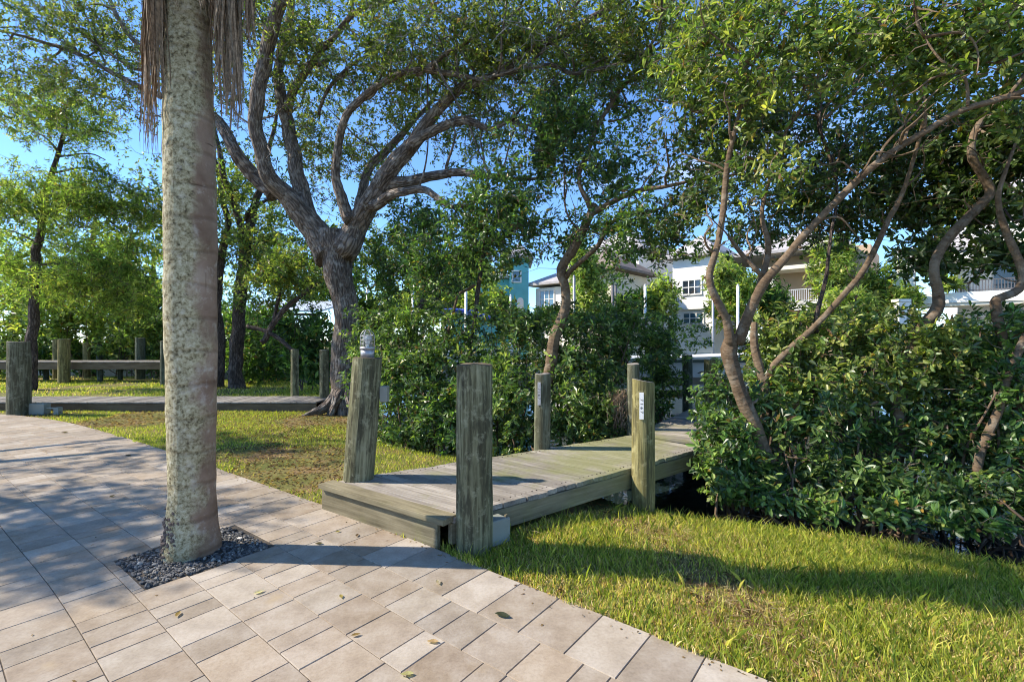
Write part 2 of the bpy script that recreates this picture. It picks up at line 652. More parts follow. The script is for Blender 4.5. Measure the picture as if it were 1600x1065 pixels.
def siding_mat(name, col, step=0.2):
    m, nt, b = new_mat(name)
    g = nd(nt, 'NewGeometry').outputs['Position']
    n1 = noise(nt, g, 0.8, 5)
    c = ramp(nt, n1, [(0.3, tuple(x * 0.9 for x in col)), (0.7, col)])
    nt.links.new(c, b.inputs['Base Color'])
    b.inputs['Roughness'].default_value = 0.75
    w = nd(nt, 'TexWave', wave_type='BANDS', bands_direction='Z', wave_profile='SAW', Scale=1 / step / 3.14)
    nt.links.new(g, w.inputs['Vector'])
    bump(nt, b, w.outputs['Fac'], 0.3, 0.02)
    return m


M = dict(
    paver=paver_mat(),
    sand=plain('joint_sand', (0.085, 0.068, 0.05), 0.95, var=0.4, scale=40),
    ground=ground_mat(),
    water=water_mat(),
    oak=bark_mat('oak_bark', (0.08, 0.06, 0.048), (0.21, 0.163, 0.13), (0.37, 0.305, 0.25), (17, 3.4), lichen=(0.40, 0.36, 0.31), bstr=0.75),
    darkbark=bark_mat('dark_bark', (0.05, 0.038, 0.032), (0.12, 0.09, 0.075), (0.24, 0.19, 0.16), (20, 4)),
    mbark=bark_mat('mangrove_bark', (0.055, 0.034, 0.02), (0.14, 0.092, 0.056), (0.25, 0.18, 0.118), (22, 7), rings=True, lichen=(0.26, 0.21, 0.155), bstr=0.5),
    twig=plain('twig_bark', (0.16, 0.115, 0.08), 0.9, var=0.3, scale=12),
    greytwig=plain('grey_twig_bark', (0.26, 0.23, 0.20), 0.9, var=0.3, scale=12),
    root=plain('root_bark', (0.13, 0.085, 0.055), 0.85, var=0.4, scale=14),
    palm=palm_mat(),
    deadfrond=plain('dead_frond', (0.25, 0.175, 0.11), 0.9, var=0.6, scale=40),
    leaf=leaf_mat('glossy_leaf', 0.38, 0.34, 0.55),
    oakleaf=leaf_mat('oak_leaf', 0.46, 0.42, 0.45),
    softleaf=leaf_mat('feathery_leaf', 0.5, 0.6, 0.2),
    grass=leaf_mat('grass_blade', 0.42, 0.55, 0.25),
    post_green=post_mat('green_treated_post', (0.205, 0.195, 0.11), amount=0.85),
    post_yellow=post_mat('yellow_treated_post', (0.25, 0.215, 0.085), amount=0.6),
    post_grey=post_mat('grey_weathered_post', (0.15, 0.15, 0.095), amount=0.7),
    post_dark=post_mat('dark_weathered_post', (0.10, 0.12, 0.085)),
    plank=plank_mat('deck_plank', (0.12, 0.10, 0.085), (0.31, 0.27, 0.225), (0.49, 0.44, 0.375), algae=0.55),
    plank_grey=plank_mat('grey_plank', (0.12, 0.105, 0.09), (0.23, 0.205, 0.18), (0.36, 0.325, 0.285)),
    fascia=plank_mat('fascia_board', (0.085, 0.07, 0.042), (0.20, 0.168, 0.10), (0.32, 0.275, 0.18), algae=0.3),
    fascia_dark=plank_mat('brown_fascia_board', (0.07, 0.05, 0.03), (0.13, 0.095, 0.06), (0.21, 0.165, 0.11)),
    box=plain('grey_plastic', (0.25, 0.26, 0.22), 0.5, var=0.06),
    steel=plain('galvanised_steel', (0.42, 0.41, 0.42), 0.45, 0.6, var=0.15, scale=25),
    nail=plain('rusty_nail', (0.06, 0.04, 0.03), 0.7, 0.3),
    rubber=plain('black_rubber', (0.02, 0.02, 0.022), 0.6),
    white=plain('white_paint', (0.78, 0.76, 0.72), 0.55, var=0.06),
    print=plain('black_print', (0.03, 0.03, 0.03), 0.6),
)

# ------------------------------------------------------------------ terrain and water
SHORE = np.array([(40, -14), (9, 0.5), (5.4, 2.75), (3.96, 3.70), (3.14, 4.26), (1.95, 4.62), (1.15, 4.95), (0.7, 5.5), (0.35, 6.15),
                  (-0.87, 6.55), (-1.96, 7.35), (-2.6, 9.2), (-3.1, 11.2), (-4.6, 14.2), (-6.5, 17.0), (-9.5, 18.8), (-16, 20.5), (-60, 30)])


def shore_dist(x, y):
    """signed distance to the bank line: positive on the canal side"""
    p = np.stack([x, y], 1)
    best = np.full(len(p), 1e9)
    sign = np.ones(len(p))
    for a, b in zip(SHORE[:-1], SHORE[1:]):
        d = b - a
        t = np.clip(((p - a) @ d) / (d @ d), 0, 1)
        q = a + t[:, None] * d
        r = np.linalg.norm(p - q, axis=1)
        cr = d[0] * (p[:, 1] - a[1]) - d[1] * (p[:, 0] - a[0])
        s = np.where(cr < 0, 1.0, -1.0)
        up = r < best - 1e-9
        best = np.where(up, r, best)
        sign = np.where(up, s, sign)
    return best * sign


FAR_BANK = 26.0


def ground_z(x, y):
    d = shore_dist(x, y)
    t = np.clip((d + 0.15) / 0.75, 0, 1)
    t = t * t * (3 - 2 * t)
    p = np.stack([x, y, np.zeros_like(x)], 1)
    z = -0.03 + 0.008 * snoise(p, 3.0, 3) * np.clip((np.abs(y) - 1) / 3, 0, 1) - 0.95 * t
    z = z - 0.05 * np.clip((d + 1.2) / 1.2, 0, 1) - 0.16 * np.clip((d + 2.4) / 2.2, 0, 1) * np.clip((x - 0.3) / 1.5, 0, 1)
    far = np.clip((y - FAR_BANK) / 0.3, 0, 1)
    far = np.where(d > 0, far, 0)
    z = z * (1 - far) + 0.0 * far
    # level ground again behind the camera line
    return z, np.clip((d + 0.35) / 0.5, 0, 1) * (1 - far)


def axis(lo, hi, c, n, k):
    t = np.linspace(-1, 1, n)
    s = np.sinh(t * k) / np.sinh(k)
    return np.where(s < 0, c + (c - lo) * s, c + (hi - c) * s)


gx = axis(-420, 420, 0.0, 250, 6.6)
gy = axis(-120, 900, 5.5, 250, 6.6)
XX, YY = np.meshgrid(gx, gy)
zz, mud = ground_z(XX.ravel(), YY.ravel())
gv = np.stack([XX.ravel(), YY.ravel(), zz], 1)
nxg = len(gx)
ii = (np.arange(len(gy) - 1)[:, None] * nxg + np.arange(nxg - 1)[None, :]).ravel()
gf = np.stack([ii, ii + 1, ii + 1 + nxg, ii + nxg], 1)
ground = mesh_obj('ground', gv, gf, M['ground'], smooth=True, cols=np.repeat(mud[:, None], 3, 1))
tag(ground, kind='structure')

WATER_Z = -0.5
wv = np.array([(-400, -60, WATER_Z), (400, -60, WATER_Z), (400, FAR_BANK + 0.2, WATER_Z), (-400, FAR_BANK + 0.2, WATER_Z)])
water = mesh_obj('water', wv, [(0, 1, 2, 3)], M['water'])
tag(water, kind='structure')

# ------------------------------------------------------------------ patio of pavers
edge_pts = np.array([(6.2, -1.9), (3.2, 0.5), (1.13, 2.10), (0.5, 2.60), (0.0, 2.98), (-0.39, 3.30), (-1.59, 4.24), (-2.73, 5.05),
                     (-3.49, 5.60), (-5.51, 7.03), (-7.97, 8.62), (-9.54, 9.40), (-11.0, 9.85), (-14.0, 10.3), (-18.0, 10.5)])
ep, _ = smooth_path(np.c_[edge_pts, np.zeros(len(edge_pts))], np.ones(len(edge_pts)), 0.05)
ep = ep[:, :2]
for _k in range(30):
    ep[1:-1] = 0.25 * ep[:-2] + 0.5 * ep[1:-1] + 0.25 * ep[2:]
es = np.concatenate([[0], np.cumsum(np.linalg.norm(np.diff(ep, axis=0), axis=1))])
et = np.gradient(ep, axis=0)
et /= np.linalg.norm(et, axis=1)[:, None]
en = np.stack([-et[:, 1], et[:, 0]], 1)          # left of the heading = towards the patio


def SD(s, d):
    x = np.interp(s, es, ep[:, 0])
    y = np.interp(s, es, ep[:, 1])
    nx = np.interp(s, es, en[:, 0])
    ny = np.interp(s, es, en[:, 1])
    l = math.hypot(nx, ny)
    return np.array([x + nx / l * d, y + ny / l * d])


def inv_SD(x, y):
    """(s, d) of a plan point"""
    r = np.hypot(ep[:, 0] - x, ep[:, 1] - y)
    i = int(np.argmin(r))
    return es[i], r[i]


PALM = np.array([-2.27, 3.38])
pl_s, pl_d = inv_SD(-2.235, 3.345)
PL = (pl_s - 0.335, pl_s + 0.335, pl_d - 0.375, pl_d + 0.375)

patio = empty('patio', (0, 0, 0))
tag(patio, kind='structure')
bed_s = np.linspace(0.0, es[-1], 120)
bv = [(*SD(s, 0.01), -0.005) for s in bed_s] + [(*SD(s, 9.5), -0.005) for s in bed_s]
bf = [(i, i + 1, 121 + i, 120 + i) for i in range(119)]
mesh_obj('joint_sand_bed', bv, bf, M['sand'], patio)


def sub_rect(r, h):
    """rectangle r minus rectangle h, both (s0, s1, d0, d1)"""
    s0, s1, d0, d1 = r
    if s1 <= h[0] or s0 >= h[1] or d1 <= h[2] or d0 >= h[3]:
        return [r]
    out = []
    if s0 < h[0]:
        out.append((s0, h[0], d0, d1))
    if s1 > h[1]:
        out.append((h[1], s1, d0, d1))
    a, c = max(s0, h[0]), min(s1, h[1])
    if d0 < h[2]:
        out.append((a, c, d0, h[2]))
    if d1 > h[3]:
        out.append((a, c, h[3], d1))
    return [q for q in out if q[1] - q[0] > 0.035 and q[3] - q[2] > 0.035]


pieces = []
r_p = np.random.default_rng(21)
s = 0.1
while s < es[-1] - 0.3:
    w = 0.275 + r_p.uniform(-0.01, 0.01)
    pieces.append((s, s + w, 0.0, 0.41))
    s += w
d = 0.41
row = 0
while d < 9.0:
    s = 0.1 + r_p.uniform(0, 0.2)
    cw = 0.28
    while s < es[-1] - 0.4:
        w = r_p.choice([0.14, 0.19, 0.25, 0.28, 0.34], p=[0.36, 0.2, 0.18, 0.2, 0.06])
        pieces.append((s, s + w, d, d + cw))
        s += w
    d += cw
    row += 1
allp = []
for q in pieces:
    allp += sub_rect(q, PL)


def paver_geo(q, gap=0.0014):
    s0, s1, d0, d1 = q
    s0, s1, d0, d1 = s0 + gap, s1 - gap, d0 + gap, d1 - gap
    if d0 < gap * 1.5:
        d0 = 0
    e = 0.003
    jit = r_p.uniform(-0.0008, 0.0008)
    tilt = r_p.uniform(-0.0008, 0.0008, 4)
    V = []
    for inset, z in ((e, 0.0), (0, -0.005), (0, -0.055)):
        for k, (a, c) in enumerate(((s0 + inset, d0 + inset), (s1 - inset, d0 + inset), (s1 - inset, d1 - inset), (s0 + inset, d1 - inset))):
            V.append((*SD(a, c), z + jit + (tilt[k] if z > -0.05 else 0)))
    Fc = [(0, 1, 2, 3)]
    for r in range(2):
        for k in range(4):
            a, c = r * 4 + k, r * 4 + (k + 1) % 4
            Fc.append((a, a + 4, c + 4, c))
    return np.array(V), Fc


cand = []
rest = MB()
for q in allp:
    c = SD((q[0] + q[1]) / 2, (q[2] + q[3]) / 2)
    if c[1] > 1.9 and abs(c[0]) < 1.09 * c[1] + 0.2:
        area = (q[1] - q[0]) * (q[3] - q[2]) / c[1] ** 3
        cand.append((-area, q, c))
    elif -3.5 < c[1] and -16 < c[0] < 5:
        rest.add(*paver_geo(q))
cand.sort(key=lambda t: t[0])
for i, (a, q, c) in enumerate(cand):
    v, f = paver_geo(q)
    if i < 300:
        mesh_obj('paver', v, f, M['paver'], patio, origin=(c[0], c[1], 0))
    else:
        rest.add(v, f)
tag(rest.build('paver_field', M['paver'], patio), kind='stuff')

# gravel in the tree pit
gr = np.random.default_rng(5)
Vg, Fg, Cg = [], [], []
nvg = 0
ico = np.array([(0, 0, 1), (.89, 0, .45), (.28, .85, .45), (-.72, .53, .45), (-.72, -.53, .45), (.28, -.85, .45),
                (.72, .53, -.45), (-.28, .85, -.45), (-.89, 0, -.45), (-.28, -.85, -.45), (.72, -.53, -.45), (0, 0, -1)])
icf = [(0, 1, 2), (0, 2, 3), (0, 3, 4), (0, 4, 5), (0, 5, 1), (1, 6, 2), (2, 7, 3), (3, 8, 4), (4, 9, 5), (5, 10, 1),
       (2, 6, 7), (3, 7, 8), (4, 8, 9), (5, 9, 10), (1, 10, 6), (6, 11, 7), (7, 11, 8), (8, 11, 9), (9, 11, 10), (10, 11, 6)]
for k in range(2600):
    ss, dd = gr.uniform(PL[0] + 0.01, PL[1] - 0.01), gr.uniform(PL[2] + 0.01, PL[3] - 0.01)
    c = SD(ss, dd)
    r = gr.uniform(0.007, 0.0145) if gr.random() < 0.95 else gr.uniform(0.014, 0.021)
    sc = gr.uniform(0.6, 1.4, 3) * (1, 1, 0.7) * r
    a = gr.uniform(0, 6.28)
    q = ico * (1 + gr.uniform(-0.25, 0.25, (12, 1))) * sc
    q = np.stack([q[:, 0] * np.cos(a) - q[:, 1] * np.sin(a), q[:, 0] * np.sin(a) + q[:, 1] * np.cos(a), q[:, 2]], 1)
    q += (c[0], c[1], gr.uniform(-0.012, 0.008))
    Vg.append(q)
    Fg += [(x + nvg, y + nvg, z + nvg) for x, y, z in icf]
    nvg += 12
    t = gr.uniform(0.5, 1.5)
    base = np.array([(0.085, 0.083, 0.082), (0.15, 0.142, 0.13), (0.21, 0.19, 0.16), (0.05, 0.05, 0.05)][gr.choice(4, p=[.45, .25, .08, .22])])
    if gr.random() < 0.02:
        base = np.array((0.55, 0.5, 0.42))
    Cg.append(np.tile(base * t, (12, 1)))
gm, gnt, gb = new_mat('slate_gravel')
ga = nd(gnt, 'Attribute', attribute_name='Col')
gnt.links.new(ga.outputs['Color'], gb.inputs['Base Color'])
gb.inputs['Roughness'].default_value = 0.8
gravel = mesh_obj('gravel', np.vstack(Vg), np.array(Fg), gm, cols=np.vstack(Cg))
tag(gravel, 'dark slate gravel filling the square pit round the palm trunk', 'gravel', kind='stuff')


# ------------------------------------------------------------------ leaves
def leaf_arrays(base, dirs, nrm, L, W, hexa=False, fold=0.18, droop=0.12):
    """vectorised leaves: a folded diamond, or an obovate blade of two quads"""
    n = len(base)
    d = dirs / (np.linalg.norm(dirs, axis=1)[:, None] + 1e-9)
    sd = np.cross(d, nrm)
    sd /= np.linalg.norm(sd, axis=1)[:, None] + 1e-9
    up = np.cross(sd, d)
    L = L[:, None]
    W = W[:, None]
    tip = base + d * L - up * L * droop
    if not hexa:
        mid = base + d * L * 0.48
        v = np.stack([base, mid + sd * W / 2 + up * W * fold, tip, mid - sd * W / 2 + up * W * fold], 1)
        f = np.arange(n * 4).reshape(n, 4)
        return v.reshape(-1, 3), f, 4
    m1 = base + d * L * 0.36
    m2 = base + d * L * 0.74 - up * L * droop * 0.5
    v = np.stack([base, m1 + sd * W * 0.42 + up * W * fold, m2 + sd * W * 0.44 + up * W * fold, tip,
                  m2 - sd * W * 0.44 + up * W * fold, m1 - sd * W * 0.42 + up * W * fold], 1)
    i = np.arange(n)[:, None] * 6
    f = np.concatenate([i + np.array([[0, 1, 2, 3]]), i + np.array([[3, 4, 5, 0]])], 0)
    return v.reshape(-1, 3), f, 6


PAL = dict(
    oak=[((0.075, 0.105, 0.022), 5), ((0.13, 0.155, 0.03), 4), ((0.045, 0.068, 0.018), 4), ((0.22, 0.23, 0.05), 1.6), ((0.14, 0.09, 0.03), 0.3)],
    man=[((0.042, 0.088, 0.022), 5), ((0.075, 0.135, 0.028), 4), ((0.028, 0.055, 0.018), 4), ((0.15, 0.21, 0.04), 1.2), ((0.30, 0.20, 0.02), 0.06)],
    manbright=[((0.085, 0.13, 0.026), 5), ((0.16, 0.19, 0.04), 4), ((0.045, 0.072, 0.02), 3.5), ((0.26, 0.27, 0.06), 1.6), ((0.28, 0.19, 0.03), 0.12)],
    mid=[((0.055, 0.10, 0.024), 5), ((0.10, 0.155, 0.034), 4), ((0.034, 0.062, 0.018), 3), ((0.19, 0.235, 0.055), 1.5)],
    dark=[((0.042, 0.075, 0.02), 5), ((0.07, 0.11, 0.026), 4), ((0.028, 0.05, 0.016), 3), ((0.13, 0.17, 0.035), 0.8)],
    lime=[((0.105, 0.155, 0.032), 5), ((0.175, 0.225, 0.048), 4), ((0.055, 0.09, 0.022), 3), ((0.27, 0.285, 0.065), 1.6)],
    garden=[((0.13, 0.18, 0.045), 4), ((0.22, 0.26, 0.07), 4), ((0.07, 0.11, 0.03), 3), ((0.32, 0.33, 0.10), 1.5)],
)


def sample_blobs(blobs, n, r, clump):
    """points inside a set of ellipsoids given as (px, py, rx, ry, Y, dY, weight)"""
    w = np.array([b[2] * b[3] * b[6] for b in blobs], float)
    k = r.multinomial(int(n * 2.6), w / w.sum())
    out, outw = [], []
    for b, m in zip(blobs, k):
        if m == 0:
            continue
        u = r.normal(size=(m, 3))
        u /= np.linalg.norm(u, axis=1)[:, None]
        u *= (1.22 * r.uniform(0, 1, m) ** 0.55)[:, None]
        c = P(b[0], b[1], b[4])
        sc = np.array([b[2] / F * b[4], b[5], b[3] / F * b[4]])
        out.append(c + u * sc)
        outw.append(u)
    p = np.vstack(out)
    u = np.vstack(outw)
    freq, thr = clump
    s = 0.7 * snoise(p, freq, int(r.integers(1000))) + 0.8 * snoise(p, freq * 2.6, int(r.integers(1000)))
    # clumps and gaps: keep the points where the noise is high
    order = np.argsort(-(s + r.normal(0, thr, len(p))))
    keep = order[:n]
    return p[keep], u[keep]


def make_crown(name, parent, blobs, n, L, W, per, along, pal, mat, seed, branch_pts=None, hexa=False, clump=(2.2, 0.5),
               flat=0.0, twig_mat=None, twig_share=0.5, open_ang=(35, 85), upb=0.5, twig_len=1.6, twig_r=0.006, min_z=None):
    r = np.random.default_rng(seed)
    p, u = sample_blobs(blobs, n, r, clump)
    if min_z is not None:
        k = p[:, 2] > min_z
        p, u = p[k], u[k]
    m = len(p)
    ax = u * 0.8 + r.normal(size=(m, 3)) * 0.55 + np.array([0, 0, upb])
    ax[:, 2] *= (1 - flat)
    ax /= np.linalg.norm(ax, axis=1)[:, None] + 1e-9
    k = per
    A = np.repeat(ax, k, 0)
    rnd = r.normal(size=(m * k, 3))
    perp = rnd - A * np.sum(rnd * A, 1)[:, None]
    perp /= np.linalg.norm(perp, axis=1)[:, None] + 1e-9
    th = np.radians(r.uniform(open_ang[0], open_ang[1], m * k))
    d = A * np.cos(th)[:, None] + perp * np.sin(th)[:, None]
    base = np.repeat(p, k, 0) + A * (r.uniform(-1, 0.3, m * k) * along)[:, None] + d * 0.006
    nrm = A + r.normal(size=(m * k, 3)) * 0.35 + np.array([0, 0, 0.35])
    Ls = L * r.uniform(0.5, 1.35, m * k) * np.repeat(r.uniform(0.75, 1.2, m), k)
    Ws = W * r.uniform(0.75, 1.2, m * k)
    v, f, nv = leaf_arrays(base, d, nrm, Ls, Ws, hexa)
    cols = np.array([c for c, _ in PAL[pal]])
    wt = np.array([w for _, w in PAL[pal]])
    pick = r.choice(len(cols), size=m, p=wt / wt.sum())
    pk = np.repeat(pick, k)
    alt = r.choice(len(cols), size=m * k, p=wt / wt.sum())
    pk = np.where(r.random(m * k) < 0.3, alt, pk)
    lc = cols[pk]
    lc = 1.7 * (lc * 0.9 + 0.1 * lc.mean(1, keepdims=True)) * np.array([1.03, 1.0, 0.98]) * r.uniform(0.65, 1.35, (m * k, 1)) * r.uniform(0.92, 1.08, (m * k, 3))
    old = r.random(m * k)
    lc = np.where((old < 0.012)[:, None], np.array([0.34, 0.22, 0.05]) * r.uniform(0.6, 1.2, (m * k, 1)), lc)
    lc = np.where((old > 0.988)[:, None], np.array([0.16, 0.09, 0.05]) * r.uniform(0.6, 1.2, (m * k, 1)), lc)
    crown = mesh_obj(name, v, f, mat, parent, cols=np.repeat(lc, nv, 0))
    tag(crown, kind='stuff')
    if branch_pts is not None and twig_mat is not None:
        # every spray hangs on the nearest spray that lies closer to a limb, so the twigs branch outwards
        d0 = np.zeros(m)
        n0 = np.zeros(m, int)
        for i0 in range(0, m, 2000):
            dd = np.linalg.norm(p[i0:i0 + 2000, None, :] - branch_pts[None], axis=2)
            n0[i0:i0 + 2000] = dd.argmin(1)
            d0[i0:i0 + 2000] = dd.min(1)
        kd = KDTree(m)
        for i in range(m):
            kd.insert(p[i], i)
        kd.balance()
        src = branch_pts[n0].copy()
        for i in range(m):
            for co, j, dj in kd.find_n(p[i], 14):
                if j != i and d0[j] < d0[i] - 0.02:
                    if dj < d0[i]:
                        src[i] = p[j]
                    break
        dist = np.linalg.norm(src - p, axis=1)
        ok = dist < twig_len
        q, axq, b0, dist = p[ok], ax[ok], src[ok], dist[ok]
        mid = (b0 + q) / 2 + r.normal(size=q.shape) * (0.12 * np.minimum(dist, twig_len))[:, None]
        end = q + axq * along * 0.3
        pts = np.stack([b0, mid, end], 1)
        rad = np.array([1.0, 0.7, 0.35]) * twig_r
        t = end - b0
        t /= np.linalg.norm(t, axis=1)[:, None] + 1e-9
        ref = np.where(np.abs(t[:, 2:3]) < 0.9, [[0, 0, 1.0]], [[1.0, 0, 0]])
        e1 = np.cross(t, ref)
        e1 /= np.linalg.norm(e1, axis=1)[:, None] + 1e-9
        e2 = np.cross(t, e1)
        ring = []
        for a in range(3):
            an = a * 2 * math.pi / 3
            ring.append(math.cos(an) * e1 + math.sin(an) * e2)
        ring = np.stack(ring, 1)                                   # m,3,3
        vv = pts[:, :, None, :] + ring[:, None, :, :] * rad[None, :, None, None]
        mm = len(q)
        vv = vv.reshape(-1, 3)
        bi = np.arange(mm)[:, None] * 9
        ff = []
        for rr in range(2):
            for a in range(3):
                a2 = (a + 1) % 3
                ff.append(bi + np.array([[rr * 3 + a, rr * 3 + a2, rr * 3 + 3 + a2, rr * 3 + 3 + a]]))
        if mm:
            t_o = mesh_obj('twigs', vv, np.concatenate(ff, 0), twig_mat, parent)
            tag(t_o, kind='stuff')
    return crown


class Tree:
    """trunk and limbs traced in depth; every limb is a part of its own"""
    def __init__(s, name, base, label, cat='tree', group=None, ws=1.0):
        s.ws = ws
        s.root = empty(name, tuple(base), label, cat, group)
        s.bp = []

    def limb(s, name, pts, mat, sides=10, wob=0.07, step=0.12, seed=0):
        """pts: (px, py, Y, width in px)"""
        w = np.array([P(a, b, c) for a, b, c, _ in pts])
        r = np.array([q[3] / 2 / F * q[2] for q in pts]) * s.ws
        w, r = smooth_path(w, r, step)
        if len(w) > 4:
            j = np.stack([snoise(w, 2.3, seed + 3), snoise(w, 2.1, seed + 5), snoise(w, 2.6, seed + 9)], 1)
            j[0] = 0
            j2 = np.stack([snoise(w, 6.5, seed + 13), snoise(w, 6.1, seed + 15), snoise(w, 7.0, seed + 19)], 1)
            j2[0] = 0
            w = w + j * np.minimum(r, 0.09)[:, None] * 0.55 + j2 * np.minimum(r, 0.08)[:, None] * 0.3
        s.bp.append(w)
        mb = MB()
        mb.tube(w, r, sides, True, wob)
        if mat is M['mbark']:
            rs = np.random.default_rng(seed + 900)
            for k in range(int(len(w) * 0.22)):
                i = rs.integers(1, len(w) - 1)
                t_ = w[i + 1] - w[i - 1]
                t_ /= np.linalg.norm(t_)
                d_ = rs.normal(size=3)
                d_ -= t_ * (d_ @ t_)
                d_ /= np.linalg.norm(d_)
                ln = rs.uniform(0.3, 1.0) * r[i] if rs.random() < 0.6 else rs.uniform(0.06, 0.22)
                a0 = w[i] + d_ * r[i] * 0.7
                a1 = w[i] + d_ * (r[i] + ln * 0.5) + t_ * ln * 0.1
                a2 = w[i] + d_ * (r[i] + ln) + t_ * ln * 0.45
                r0_ = min(r[i] * 0.45, 0.018) if ln < r[i] * 1.01 else min(r[i] * 0.2, 0.008)
                mb.tube([a0, a1, a2], [r0_ * 1.2, r0_ * 0.8, r0_ * 0.35], 6)
        return mb.build(name, mat, s.root, True)

    def points(s):
        return np.vstack(s.bp)

    def small_branches(s, n, length, rad, mat, seed, zmin, up=0.5):
        """crooked secondary branches leaving the limbs"""
        rs = np.random.default_rng(seed)
        limbs = [b for b in s.bp if len(b) > 5]
        wts = np.array([len(b) for b in limbs], float)
        mb = MB()
        new = []
        for k in range(n):
            b = limbs[rs.choice(len(limbs), p=wts / wts.sum())]
            i = rs.integers(int(len(b) * 0.3), len(b) - 1)
            if b[i][2] < zmin:
                continue
            t_ = b[i] - b[i - 1]
            t_ /= np.linalg.norm(t_) + 1e-9
            d_ = t_ * 0.7 + rs.normal(size=3) * 0.7 + np.array([0, 0, up])
            d_ /= np.linalg.norm(d_)
            ln = length * rs.uniform(0.5, 1.3)
            q = [b[i]]
            for m_ in range(6):
                d_ = d_ + rs.normal(size=3) * 0.33
                d_ /= np.linalg.norm(d_)
                q.append(q[-1] + d_ * ln / 6)
            rr = np.linspace(1, 0.25, 7) * rad * rs.uniform(0.6, 1.3)
            w_, r_ = smooth_path(q, rr, 0.1)
            mb.tube(w_, r_, 5)
            new.append(w_)
        s.bp += new
        tag(mb.build('small_branches', mat, s.root, True), kind='stuff')


# ------------------------------------------------------------------ grass
def make_grass(name, label, pts, h, w, cols, seed, seg=2):
    r = np.random.default_rng(seed)
    n = len(pts)
    a = r.uniform(0, 6.28, n)
    lean = r.uniform(0.15, 0.9, n) * h
    la = r.uniform(0, 6.28, n)
    sx = np.stack([np.cos(a), np.sin(a), np.zeros(n)], 1) * (w / 2)[:, None]
    ld = np.stack([np.cos(la), np.sin(la), np.zeros(n)], 1)
    upv = np.array([0, 0, 1.0])
    b = pts
    tip = b + upv * (h * 0.95)[:, None] + ld * lean[:, None]
    mid = b + upv * (h * 0.58)[:, None] + ld * (lean * 0.32)[:, None]
    if seg == 2:
        v = np.stack([b - sx, b + sx, mid + sx * 0.8, tip, mid - sx * 0.8], 1).reshape(-1, 3)
        i = np.arange(n)[:, None] * 5
        f = (i + np.array([[0, 1, 2, 3, 4]]))
        nv = 5
    else:
        v = np.stack([b - sx, b + sx, tip], 1).reshape(-1, 3)
        f = np.arange(n * 3).reshape(n, 3)
        nv = 3
    o = mesh_obj(name, v, f, M['grass'], cols=np.repeat(cols, nv, 0))
    tag(o, label, 'grass', kind='stuff')
    return o


def edge_side(x, y):
    """true where a plan point is on the lawn side of the patio edge"""
    out = np.zeros(len(x), bool)
    for i0 in range(0, len(x), 20000):
        xx, yy = x[i0:i0 + 20000], y[i0:i0 + 20000]
        j = np.argmin((ep[None, ::6, 0] - xx[:, None]) ** 2 + (ep[None, ::6, 1] - yy[:, None]) ** 2, 1) * 6
        creep = 0.012 + 0.028 * snoise(np.stack([xx, yy, 0 * xx], 1), 9.0, 77)
        out[i0:i0 + 20000] = (xx - ep[j, 0]) * en[j, 0] + (yy - ep[j, 1]) * en[j, 1] < creep
    return out


FL, FR = G(514, 753, 0.22)[:2], G(708, 808, 0.22)[:2]
L2, R2 = G(985, 680, 0.22)[:2], G(1100, 699, 0.22)[:2]
DECK = np.array([FL, FR, R2, L2])


def in_deck(x, y, grow=0.0):
    c = DECK.mean(0)
    q = c + (DECK - c) * (1 + grow)
    ok = np.ones(len(x), bool)
    for a, b in zip(q, np.roll(q, -1, 0)):
        ok &= ((b[0] - a[0]) * (y - a[1]) - (b[1] - a[1]) * (x - a[0])) > 0
    return ok


def edge_sd(x, y):
    out = np.zeros(len(x))
    for i0 in range(0, len(x), 20000):
        xx, yy = x[i0:i0 + 20000], y[i0:i0 + 20000]
        j = np.argmin((ep[None, ::6, 0] - xx[:, None]) ** 2 + (ep[None, ::6, 1] - yy[:, None]) ** 2, 1) * 6
        out[i0:i0 + 20000] = (xx - ep[j, 0]) * en[j, 0] + (yy - ep[j, 1]) * en[j, 1]
    return out


def grass_points(n, box, seed, bare=0.35):
    r = np.random.default_rng(seed)
    x = r.uniform(box[0], box[1], n)
    y = r.uniform(box[2], box[3], n)
    k = edge_side(x, y) & (shore_dist(x, y) < 0.05) & ~in_deck(x, y)
    x, y = x[k], y[k]
    p = np.stack([x, y, np.zeros(len(x))], 1)
    s = snoise(p, 1.7, 31) + 0.6 * snoise(p, 5.0, 32)
    keep = s + r.normal(0, 0.35, len(x)) > -bare * 2
    p, s = p[keep], s[keep]
    z, _ = ground_z(p[:, 0], p[:, 1])
    p[:, 2] = np.where(edge_sd(p[:, 0], p[:, 1]) > -0.006, 0.0, z - 0.004)
    return p, s, r


def grass_cols(s, r, n, straw=0.28):
    g = np.array([(0.16, 0.205, 0.032), (0.27, 0.295, 0.05), (0.40, 0.375, 0.085), (0.085, 0.125, 0.022)])
    st = np.array([(0.50, 0.39, 0.20), (0.36, 0.25, 0.13), (0.60, 0.50, 0.29)])
    c = g[r.choice(4, n, p=[.35, .32, .18, .15])]
    is_s = r.random(n) < np.clip(straw - 0.26 * s, 0.05, 0.9)
    c = np.where(is_s[:, None], st[r.choice(3, n)], c)
    return 1.32 * c * np.array([1.05, 1.0, 1.0]) * r.uniform(0.7, 1.3, (n, 1)), is_s


